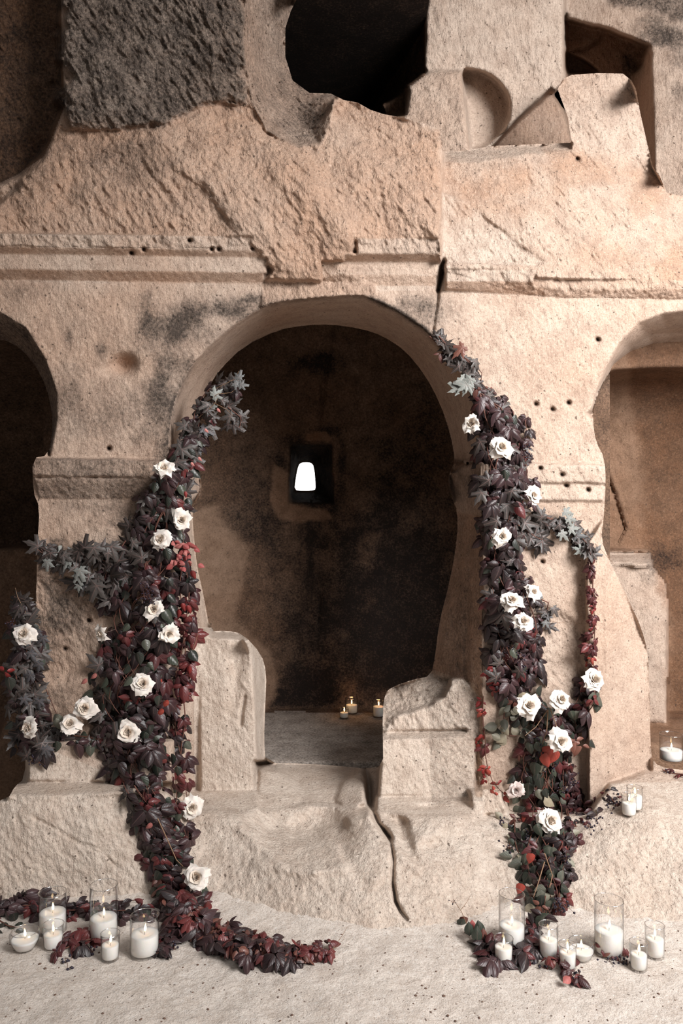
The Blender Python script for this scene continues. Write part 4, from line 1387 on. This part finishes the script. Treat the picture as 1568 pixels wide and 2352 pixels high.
for x, y, k, sz in ((1265, 1715, 'red', 1.6), (1250, 1730, 'red', 1.4), (1278, 1722, 'red', 1.4), (1222, 1960, 'red', .9), (1210, 1870, 'red', .8), (1200, 2030, 'red', .9), (1320, 1700, 'brown', 1.3), (1335, 1710, 'brown', 1.2), (1200, 1590, 'sage', 1.0)):
    g.leaf(k, world(x, y, place_depth(x, y, .15)), (random.uniform(-.5, .5), 0, -1), (0, -1, .3), sz, 1.0 if k != 'red' else .9, OVAL if k == 'red' else None)
for q in ((1240, 1700), (1235, 1730), (1270, 1750), (1245, 1750), (1150, 1870), (1350, 1885), (1370, 1870), (1290, 1800), (1170, 1935), (1290, 2060), (1300, 2068), (1300, 1955), (1280, 2070), (1218, 1900), (1320, 1780), (1225, 1680)):
    g.berry(q[0], q[1], 11, .11, .035, .0045)
for a in (((1258, 1630, .16), (1230, 1670, .17), (1205, 1690, .17)), ((1262, 1625, .16), (1275, 1660, .17), (1285, 1690, .17)), ((1258, 1630, .16), (1255, 1680, .17), (1245, 1710, .16)), ((1250, 1980, .14), (1235, 2030, .14), (1225, 2060, .12)), ((1250, 1960, .14), (1268, 2010, .14), (1262, 2040, .13))):
    g.twig(a, .003)
g.done()

# ---------- on the ground, right
g = Garland('leafy_twig', 'bent twig with green and coral leaves standing left of the right candles', 'twig', 1075, 2140)
P = g.twig([(1130, 2182, .02), (1095, 2165, .03), (1075, 2130, .04), (1060, 2095, .05), (1040, 2065, .06)], .002)
g.twig([(1058, 2090, .05), (1072, 2072, .06), (1078, 2058, .06)], .0012)
for x, y, k, sz in ((1066, 2105, 'brown', .8), (1060, 2110, 'green', .8), (1085, 2140, 'coral', .9), (1105, 2150, 'green', .9), (1078, 2150, 'green', .8), (1095, 2165, 'green', .9), (1110, 2160, 'brown', .7)):
    g.leaf(k, world(x, y, place_depth(x, y, .05)), (random.uniform(-.2, .2), 0, -1 if y < 2120 else 1), (0, -1, .3), sz, .6, OVAL)
g.berry(1040, 2068, 5, .06, .015, .003)
g.done()
sprig('creeper_cluster', 'cluster of purple leaves on the floor around the front left candle of the right group', 'sprig', [(1112, 2180), (1130, 2200), (1150, 2205)], 20, {'dark': 4, 'wine': 1}, [], .95)
sprig('creeper_cluster', 'dark wine leaves lying between the right candles on the floor', 'sprig', [(1170, 2190), (1205, 2185), (1235, 2170), (1215, 2145)], 26, {'dark': 4, 'wine': 3}, [(1225, 2200)], .9)
sprig('berry_sprig', 'trailing sprig of coral and wine leaves running to the front of the right candles', 'sprig', [(1250, 2190), (1280, 2200), (1300, 2222), (1325, 2250)], 14, {'wine': 4, 'brown': 1, 'coral': .8}, [(1255, 2215), (1318, 2245), (1330, 2228)], .75)
sprig('berry_sprig', 'brown berry sprig on the floor between the tall candle and the far right pair', 'sprig', [(1370, 2182), (1400, 2188), (1440, 2195)], 6, {'wine': 2, 'brown': 1}, [(1385, 2190), (1400, 2200), (1425, 2198), (1440, 2205), (1415, 2188)], .6)
sprig('berry_sprig', 'dark berry sprig on the ledge left of the paired candles', 'sprig', [(1395, 1812), (1405, 1835), (1418, 1852)], 7, {'wine': 1, 'dark': 1}, [(1392, 1808), (1410, 1820), (1400, 1840), (1418, 1845), (1405, 1855)], .6, False)
sprig('berry_sprig', 'thin berry twig on the ledge in front of the candle at the right edge', 'sprig', [(1525, 1768), (1545, 1776), (1568, 1778)], 2, {'wine': 1}, [(1530, 1770), (1555, 1776)], .5)


# ---------- roses
def petal_mat(name, c0, c1):
    m, nt, b = new_mat(name)
    o = attr_colour(nt)
    geo = nt.nodes.new('ShaderNodeNewGeometry')
    base = ramp(nt, o[2], [(0, c1), (.55, c0), (1, c0)])
    n1 = noise(nt, geo.outputs['Position'], 40, 3, .5)
    base = mix(nt, math_(nt, 'MULTIPLY', n1, .18), base, c1)
    nt.links.new(base, b.inputs['Base Color'])
    b.inputs['Roughness'].default_value = .65
    b.inputs['Specular IOR Level'].default_value = .2
    b.inputs['Subsurface Weight'].default_value = .15
    b.inputs['Subsurface Radius'].default_value = (.01, .006, .004)
    return m


M_PETAL = petal_mat('ivory rose petal', (.80, .745, .69), (.74, .58, .46))
M_HEART = petal_mat('creamy rose heart', (.80, .70, .60), (.66, .46, .34))
M_BLUSH = petal_mat('blush rose petal', (.70, .59, .55), (.55, .40, .36))


def petal(Lp, W, cup, curl, r, n=9, point=.25):
    V, A, Q = [], [], []
    ph = r.uniform(0, 6)
    lc, rc = r.uniform(.3, 1.4), r.uniform(.3, 1.4)     # how far each shoulder rolls back
    for i in range(n):
        t = i / (n - 1)
        for j in range(n):
            u = j / (n - 1) * 2 - 1
            w = W * (.28 + .95 * math.sin(min(1, t * 1.05) * math.pi * .58))
            side = lc if u < 0 else rc
            x = u * w * .5 * (1 - .30 * t ** 3)
            y = t * Lp * (1 - (.20 - point * .0) * abs(u) ** 1.5 * t + point * .35 * max(0, 1 - abs(u) * 2.2) * t ** 5)
            z = cup * Lp * .42 * (u * u) * math.sin(t * 2.5)
            z += -curl * Lp * (.42 * t ** 3.2) - side * curl * Lp * .38 * (abs(u) ** 2.2) * t ** 3
            z += .05 * Lp * math.sin(3.6 * u + ph) * t * t + .02 * Lp * math.sin(7 * u + 2 * ph) * t ** 3
            V.append((x, y, z))
            A.append((0, 1, t, 1))
    for i in range(n - 1):
        for j in range(n - 1):
            a = i * n + j
            Q.append((a, a + 1, a + n + 1, a + n))
    return np.array(V), np.array(Q), np.array(A)


def rose_parts(seed, opened=1.0):
    """bloom looks along +Z, radius about .5"""
    r = random.Random(seed)
    outer, heart, sep = [], [], []
    rows = [(5, .55, .60, .25, .95, .0, 1.18 * opened), (5, .49, .56, .40, .95, .02, 1.02 * opened), (4, .43, .52, .7, .75, .03, .72 * opened), (4, .38, .46, 1.1, .55, .04, .45)]
    cx, cy = r.uniform(-.05, .05), r.uniform(-.05, .05)
    for ri, (n, L_, W_, cup, curl, rad, open_) in enumerate(rows):
        for k in range(n):
            a = 2 * math.pi * (k + .5 * (ri % 2) + r.uniform(-.27, .27)) / n + ri * .4
            v, q, at = petal(L_ * r.uniform(.80, 1.16), W_ * r.uniform(.85, 1.22), cup * r.uniform(.6, 1.3), curl * r.uniform(.5, 1.5), r, point=r.uniform(0, .5))
            tilt = math.pi / 2 - open_ * r.uniform(.72, 1.18)
            v = v @ np.array(roty(r.uniform(-.25, .25))).T @ np.array(rotx(tilt)).T
            v = v + np.array([0, .02 + rad, .015 * ri])
            v = v @ rotz(a).T + np.array([cx * ri / 3, cy * ri / 3, 0])
            (outer if ri < 3 else heart).append((v, q, at))
    for k in range(8):
        a = k * 2.2 + r.uniform(-.2, .2)
        v, q, at = petal(.36 - .006 * k, .30 - .028 * k, 2.2, .22 - .02 * k, r, 8, .2)
        v = v @ np.array(rotx(math.pi / 2 - .22 + .03 * k)).T + np.array([0, .085 - .010 * k, .03])
        heart.append((v @ rotz(a).T + np.array([cx, cy, 0]), q, at))
    for k in range(5):
        v, q, at = tpl_leaflet(6, 4, .3, 0, .2, .3, seed=seed + k)
        v = v * .34
        v = v @ np.array(rotx(-.25)).T + np.array([0, .03, -.05])
        sep.append((v @ rotz(k * 1.257).T, q, at))
    return join(outer), join(heart), join(sep)


ROSES = [rose_parts(k, o) for k, o in ((1, 1.0), (2, .88), (3, .70), (4, .80), (5, 1.05), (6, .9), (7, .78))]
ROSEMESH = {}
rose_list = [
    (378, 1080, 46, (.1, -1, .75), 2, 'topmost white rose on the left garland, at the pier capital'),
    (415, 1195, 46, (.35, -1, .1), 2, 'white rose facing right just above the coral red blossom'),
    (372, 1240, 46, (-.2, -1, .35), 1, 'white rose left of the coral red blossom'),
    (355, 1400, 44, (.1, -1, .2), 3, 'half open white rose in the middle of the left garland, above the next pair'),
    (387, 1455, 44, (.55, -1, 0), 2, 'white rose turned right beside the hanging red strand'),
    (235, 1455, 38, (-.75, -1, -.1), 2, 'narrow white rose alone on the left edge of the left garland'),
    (57, 1457, 50, (-.1, -1, .45), 0, 'open white rose near the top of the far left swag'),
    (327, 1572, 50, (.15, -1, .35), 1, 'white rose in the densest green part of the left garland'),
    (198, 1626, 52, (.05, -1, .15), 0, 'open white rose between the swag and the left garland'),
    (162, 1665, 46, (.1, -1, .7), 0, 'white rose seen from above at the right end of the swag'),
    (70, 1670, 46, (-.55, -1, .15), 1, 'white rose facing left at the foot of the far left swag'),
    (295, 1682, 54, (.0, -1, .2), 0, 'largest white rose low in the wide part of the left garland'),
    (440, 1855, 48, (.5, -1, .1), 1, 'white rose hanging over the stone seat at the left garland'),
    (452, 2015, 54, (.05, -1, .55), 0, 'lowest white rose of the left garland, above the floor trail'),
    (1085, 975, 42, (-.7, -1, .1), 2, 'white rose facing left at the arch edge on the right garland'),
    (1150, 1030, 50, (.05, -1, .25), 0, 'star-like open white rose near the top of the right garland'),
    (1220, 1138, 42, (.6, -1, .3), 2, 'white rose facing right at the right pier moulding'),
    (1153, 1233, 42, (-.1, -1, .1), 2, 'small white rose left of the big lobed leaves'),
    (1222, 1362, 38, (.4, -1, .5), 2, 'smallest white rose of the trio on the right garland, upper right'),
    (1175, 1382, 46, (-.2, -1, .75), 0, 'flat open white rose of the trio on the right garland, left one'),
    (1202, 1430, 44, (.1, -1, .7), 1, 'lowest white rose of the trio on the right garland'),
    (1362, 1562, 50, (.15, -1, .45), 1, 'large white rose below the hanging scarlet strand'),
    (1284, 1608, 46, (.3, -1, .4), 1, 'white rose above the fan of pale stalks'),
    (1213, 1622, 54, (.05, -1, .35), 0, 'big ragged white rose beside the pale sage leaves'),
    (1286, 1702, 50, (.2, -1, .35), 1, 'white rose touching the scarlet oval leaf'),
    (1186, 1815, 38, (-.2, -1, .2), 3, 'small blush rose low on the left of the right garland'),
    (1262, 1886, 56, (.25, -1, .35), 0, 'lowest white rose of the right garland, over green leaves'),
]
for i, (px, py, w, face, var, lab) in enumerate(rose_list):
    Y = surf(px, py) - (.17 if 250 < px < 400 and 1300 < py < 1800 else .145)
    Y = min(Y, 3.72 if px < 900 else 3.80)
    c = world(px, py, Y)
    root = thing('rose', lab, 'rose', c, 'white roses tucked into the garlands')
    s_ = w / F * Y * .86
    z = Vector(face).normalized()
    root.rotation_euler = (z.to_track_quat('Z', 'Y') @ Euler((0, 0, i * 1.7)).to_quaternion()).to_euler()
    root.scale = (s_, s_, s_)
    blush = i == 25
    var = {0: (0, 4), 1: (1, 5), 2: (2, 6), 3: (3, 3)}[var][i % 2]
    key = (var, blush)
    if key not in ROSEMESH:
        o_, h_, s2_ = ROSES[var]
        ms = []
        for nm, (V, Q, A), mt in (('petals', o_, M_BLUSH if blush else M_PETAL), ('heart', h_, M_BLUSH if blush else M_HEART), ('sepals', s2_, M_GREEN)):
            ob = degenerate_to_mesh(nm, V, Q, A, mt)
            ob.parent = root
            ms.append(ob.data)
        ROSEMESH[key] = ms
    else:
        for nm, me in zip(('petals', 'heart', 'sepals'), ROSEMESH[key]):
            ob = bpy.data.objects.new(nm, me)
            COL.objects.link(ob)
            ob.parent = root
    st = Tubes()
    st.add([(0, 0, -.02), (.02, .0, -.5), (.05, -.1, -1.1)], .03, .025, 5)
    ob = st.build('stem', M_GREEN, root, (0, 0, 0))
# ================================================================== CANDLES
def lathe(name, prof, mat, parent, seg=40, smooth_=True, wob=None):
    V, Q = [], []
    m = len(prof)
    for i, (r, z) in enumerate(prof):
        for j in range(seg):
            a = 2 * math.pi * j / seg
            dz = wob(a, r) if wob and wob(a, r) and i in wob.rows else 0
            V.append((r * math.cos(a), r * math.sin(a), z + dz))
    for i in range(m - 1):
        for j in range(seg):
            a, b = i * seg + j, i * seg + (j + 1) % seg
            Q.append((a, b, b + seg, a + seg))
    o = np_mesh(name, np.array(V), np.array(Q), mat, None, smooth_)
    o.parent = parent
    return o


def glass_mat(base_=.035):
    m = bpy.data.materials.new('clear candle glass')
    m.use_nodes = True
    nt = m.node_tree
    nt.nodes.clear()
    out = nt.nodes.new('ShaderNodeOutputMaterial')
    tr = nt.nodes.new('ShaderNodeBsdfTransparent')
    tr.inputs[0].default_value = (.975, .98, .98, 1)
    gl = nt.nodes.new('ShaderNodeBsdfGlossy')
    gl.inputs['Roughness'].default_value = .03
    gl.inputs['Color'].default_value = (1, 1, 1, 1)
    lw = nt.nodes.new('ShaderNodeLayerWeight')
    lw.inputs[0].default_value = .5
    fac = math_(nt, 'ADD', math_(nt, 'MULTIPLY', math_(nt, 'POWER', lw.outputs['Facing'], 4.0), .55), base_)
    edge = math_(nt, 'SUBTRACT', 1.0, math_(nt, 'MULTIPLY', math_(nt, 'POWER', lw.outputs['Facing'], 4.0), .62))
    cc = nt.nodes.new('ShaderNodeCombineColor')
    for k in range(3):
        nt.links.new(edge, cc.inputs[k])
    nt.links.new(cc.outputs[0], tr.inputs[0])
    mx = nt.nodes.new('ShaderNodeMixShader')
    nt.links.new(fac, mx.inputs[0])
    nt.links.new(tr.outputs[0], mx.inputs[1])
    nt.links.new(gl.outputs[0], mx.inputs[2])
    nt.links.new(mx.outputs[0], out.inputs[0])
    return m


def wax_mat():
    m, nt, b = new_mat('granular white wax')
    geo = nt.nodes.new('ShaderNodeNewGeometry')
    n1 = noise(nt, geo.outputs['Position'], 420, 4, .7)
    nt.links.new(mix(nt, n1, (.82, .79, .74), (.95, .93, .90)), b.inputs['Base Color'])
    b.inputs['Roughness'].default_value = .7
    b.inputs['Subsurface Weight'].default_value = .35
    b.inputs['Subsurface Radius'].default_value = (.02, .014, .01)
    b.inputs['Subsurface Scale'].default_value = 1.0
    bp = nt.nodes.new('ShaderNodeBump')
    bp.inputs['Distance'].default_value = .001
    nt.links.new(n1, bp.inputs['Height'])
    nt.links.new(bp.outputs[0], b.inputs['Normal'])
    return m


def flame_mat():
    m, nt, b = new_mat('candle flame')
    tc = nt.nodes.new('ShaderNodeTexCoord')
    sp = nt.nodes.new('ShaderNodeSeparateXYZ')
    nt.links.new(tc.outputs['Generated'], sp.inputs[0])
    c = ramp(nt, sp.outputs[2], [(0, (.9, .35, .08)), (.25, (1, .72, .36)), (.6, (1, .80, .48)), (1, (1, .50, .12))])
    nt.links.new(c, b.inputs['Emission Color'])
    b.inputs['Emission Strength'].default_value = 9
    b.inputs['Base Color'].default_value = (1, .6, .3, 1)
    return m


M_GLASS, M_WAX, M_FLAME = glass_mat(), wax_mat(), flame_mat()
M_RIM = glass_mat(.34)
M_RIM.name = 'thick glass rim'
M_WICK = plain('burnt wick', (.03, .025, .022))


def candle(px, py, Y, r, H, wax, label, kind='cylinder', taper=1.0, z=None, group='candles in clear glasses', lean=0.0):
    c = world(px, py, Y)
    if z is not None:
        c.z = z
    root = thing('glass_candle', label, 'candle', c, group)
    t = .0022
    rb = r * taper
    if kind == 'cylinder':
        out = [(0.0001, 0), (rb * .92, 0), (rb, .003)] + [(rb + (r - rb) * k, .003 + (H - .003) * k) for k in (.15, .3, .5, .75, 1)]
        inn = [(r + .0006, H + .0005), (r - t * .5, H + .0016), (r - t - .0006, H)] + [(rb + (r - rb) * k - t, .008 + (H - .008) * k) for k in (.75, .5, .3, .15, .02)] + [(rb * .8, .007), (.0001, .007)]
        rw = lambda zz: rb + (r - rb) * zz / H - t - .0004
        wp = [(.0001, .0078), (rw(.01) * .9, .0078), (rw(.01), .012), (rw(wax * .5), wax * .5), (rw(wax), wax - .002), (rw(wax) * .96, wax), (rw(wax) * .6, wax - .001), (rw(wax) * .3, wax - .004), (.0001, wax - .005)]
    else:
        def R_(q):
            return r * (.55 + .45 * math.sin(min(1, q * 1.15) * math.pi / 2) ** .8) if q < .87 else r * (1.0 - .10 * (q - .87) / .13)
        qs = [0, .06, .15, .3, .45, .6, .75, .87, 1]
        out = [(.0001, 0)] + [(R_(q), q * H) for q in qs]
        inn = [(R_(1) - t * .5, H + .001)] + [(R_(q) - t, max(q * H, .006)) for q in qs[::-1][:-1]] + [(.0001, .006)]
        wp = [(.0001, .0068), (R_(.1) - t - .001, .0068)] + [(R_(q) - t - .0008, q * H + .001) for q in (.15, .3, .45, .6, .75) if q * H < wax - .003] + [(R_(wax / H) - t - .0008, wax - .001), (r * .8, wax), (r * .4, wax - .003), (.0001, wax - .003)]
    g_ = lathe('glass', out + inn, M_GLASS, root)
    rr = (r - .0011) if kind == 'cylinder' else R_(1) - .0011
    rim = lathe('rim', [(rr + .0016 * math.cos(q), H + .0016 * math.sin(q)) for q in [k * math.pi / 4 for k in range(9)]], M_RIM, g_)
    g_['label'] = 'clear glass cup' if kind != 'cylinder' else 'clear glass sleeve'
    wx = lathe('wax', wp, M_WAX, root)
    wk = Tubes()
    wk.add([(0, 0, wax - .006), (.0005, 0, wax + .004), (.0015, 0, wax + .009)], .0008, .0007, 6)
    wk.build('wick', M_WICK, root, (0, 0, 0))
    hf = .032
    fp = [(.0001, 0), (.0022, .002), (.0040, .007), (.0046, .012), (.0038, .018), (.0022, .025), (.0008, .030), (.0001, hf)]
    f = lathe('flame', fp, M_FLAME, root, 14)
    f.location = (.0015, 0, wax + .006)
    f.rotation_euler = (0, lean, 0)
    f['label'] = 'small yellow flame'
    return root


def on_floor(px, py):
    y = EYE * F / (py - CY)
    for _ in range(5):
        z = floor_z((px - CX) / F * y, y)
        y = (EYE - z) * F / (py - CY)
    return y


GL = 'candles in clear glasses on the floor, left'
GR = 'candles in clear glasses on the floor, right'
for px, py, r, H, wx_, kd, tp, lab, grp in (
    (57, 2180, .0565, .070, .042, 'bowl', 1, 'low round glass bowl candle at the left end of the left floor group', GL),
    (121, 2138, .053, .153, .076, 'cylinder', 1, 'tall candle glass standing behind the small tumbler in the left floor group', GL),
    (238, 2154, .0535, .208, .082, 'cylinder', 1, 'tallest candle glass of the left floor group', GL),
    (122, 2178, .040, .093, .057, 'cylinder', .82, 'small tumbler candle right of the low bowl', GL),
    (253, 2203, .036, .098, .056, 'cylinder', .88, 'small candle glass in front of the tallest left glass', GL),
    (332, 2190, .054, .145, .077, 'cylinder', 1, 'wide candle glass at the right end of the left floor group', GL),
    (1175, 2170, .050, .197, .077, 'cylinder', 1, 'tall candle glass at the left of the right floor group, below the garland', GR),
    (1156, 2213, .036, .095, .063, 'cylinder', .9, 'small candle glass among purple leaves at the front left of the right group', GR),
    (1259, 2197, .036, .120, .066, 'cylinder', .95, 'medium candle glass directly below the foot of the right garland', GR),
    (1303, 2224, .033, .088, .060, 'cylinder', .88, 'small candle glass in front of the low bowl in the right group', GR),
    (1334, 2203, .051, .065, .036, 'bowl', 1, 'low glass bowl candle in the right floor group', GR),
    (1398, 2188, .054, .200, .088, 'cylinder', 1, 'biggest tall candle glass of the right floor group', GR),
    (1466, 2226, .033, .100, .056, 'cylinder', .9, 'small candle glass at the front right of the right floor group', GR),
    (1503, 2196, .036, .117, .067, 'cylinder', .95, 'medium candle glass standing last on the right of the floor', GR)):
    candle(px, py, on_floor(px, py), r, H, wx_, lab, kd, tp, group=grp, lean=random.uniform(-.08, .08))
for px, py, r, H, wx_, lab in ((1444, 1873, .034, .095, .058, 'small candle glass in front of its twin on the right ledge'), (1457, 1860, .036, .105, .066, 'candle glass half hidden behind another on the right ledge')):
    Y = R.sample(px, py)
    candle(px, py, Y, r, H, wx_, lab, 'cylinder', .95, group='candles in clear glasses on the ledge')
candle(1541, 1747, 1.34 * F / (1747 - CY), .060, .143, .059, 'wide candle glass on the sill of the right hand arch', 'cylinder', 1, z=.33, group='candles in clear glasses on the ledge')
for px, py, Y, r, H, wx_, lab in ((790, 1643, 5.62, .033, .070, .042, 'smallest candle glass on the chamber floor, in front'), (807, 1634, 5.76, .046, .110, .062, 'wide candle glass at the back of the chamber'), (869, 1642, 5.66, .042, .115, .075, 'candle glass in the chamber beside the broken parapet')):
    candle(px, py, Y, r, H, wx_, lab, 'cylinder', .95, z=.2, group='candles in clear glasses in the chamber')
# warm light of the three flames in the dark chamber
for px, Y, h in ((790, 5.62, .30), (807, 5.76, .30), (869, 5.66, .31)):
    l = bpy.data.lights.new('candle glow', 'POINT')
    l.energy = .16
    l.color = (1, .50, .20)
    l.shadow_soft_size = .012
    o = bpy.data.objects.new('candle glow', l)
    COL.objects.link(o)
    o.location = ((px - CX) / F * Y, Y, h + .03)

# crumbs of leaf, grit and small stones strewn over the dusty floor
random.seed(5)
bits = []
for k in range(420):
    px, py = random.uniform(-60, 1640), 2130 + 240 * random.random() ** .8
    y = on_floor(px, py)
    c = world(px, py, y)
    r = random.choice((.0012, .0016, .002, .003, .0045)) * random.uniform(.7, 1.2)
    v, q, a = ball(r, (0, 0, 0), 6, 4)
    v = v * np.array([random.uniform(.6, 1.6), random.uniform(.6, 1.6), .55]) @ rotz(random.uniform(0, 3)).T + np.array(c) + np.array([0, 0, r * .3])
    bits.append((v, q, a))
V, Q, A = join(bits)
o = np_mesh('debris', V, Q, plain('brown grit', (.16, .10, .075), .9))
o['kind'] = 'stuff'
o['label'] = 'dark crumbs and grit scattered over the dusty floor'
o['category'] = 'debris'
# ================================================================== camera and light
cam = bpy.data.cameras.new('camera')
co = bpy.data.objects.new('camera', cam)
COL.objects.link(co)
cam.sensor_fit = 'VERTICAL'
cam.sensor_height = 36
cam.lens = 36 * F / 2352
co.location = (0, 0, EYE)
co.rotation_euler = (math.pi / 2, 0, 0)
cam.clip_start = .05
bpy.context.scene.camera = co

w = bpy.data.worlds.new('world')
bpy.context.scene.world = w
w.use_nodes = True
nt = w.node_tree
bg = nt.nodes['Background']
bg.inputs[0].default_value = (1, .97, .95, 1)
tc = nt.nodes.new('ShaderNodeTexCoord')


def lobe(v, lo, hi, amt):
    d = nt.nodes.new('ShaderNodeVectorMath')
    d.operation = 'DOT_PRODUCT'
    nt.links.new(tc.outputs['Generated'], d.inputs[0])
    d.inputs[1].default_value = Vector(v).normalized()
    m = nt.nodes.new('ShaderNodeMapRange')
    m.interpolation_type = 'SMOOTHSTEP'
    m.inputs[1].default_value, m.inputs[2].default_value, m.inputs[4].default_value = lo, hi, amt
    nt.links.new(d.outputs['Value'], m.inputs[0])
    return m.outputs[0]


# open sky beyond the slit window; brighter sky over the right of the court in front of the rock
tot = math_(nt, 'ADD', lobe((0, 1, .03), .90, .96, 4.0), math_(nt, 'ADD', lobe((.4, -.35, .85), .2, 1, .52), .075))
nt.links.new(tot, bg.inputs[1])

ar = bpy.data.lights.new('court opening daylight', 'AREA')
ar.shape = 'RECTANGLE'
ar.size, ar.size_y = 2.4, 2.2
ar.energy = 325
ar.color = (1, .978, .965)
ao = bpy.data.objects.new('court opening daylight', ar)
COL.objects.link(ao)
ao.location = (3.6, -.15, 4.0)
ar.spread = math.radians(112)
ao.rotation_euler = (Vector((2.2, 3.6, 2.2)) - ao.location).to_track_quat('-Z', 'Y').to_euler()

sc = bpy.context.scene
sc.view_settings.view_transform = 'Standard'
sc.view_settings.look = 'None'
sc.view_settings.gamma = 1
sc.view_settings.use_curve_mapping = False
sc.view_settings.exposure = -0.22
sc.cycles.max_bounces = 5
sc.cycles.diffuse_bounces = 3
sc.cycles.glossy_bounces = 2
sc.cycles.transparent_max_bounces = 16
sc.cycles.transmission_bounces = 4
sc.cycles.caustics_reflective = False
sc.cycles.use_denoising = True
sc.cycles.use_adaptive_sampling = True
sc.cycles.adaptive_threshold = .04
sc.cycles.adaptive_min_samples = 12
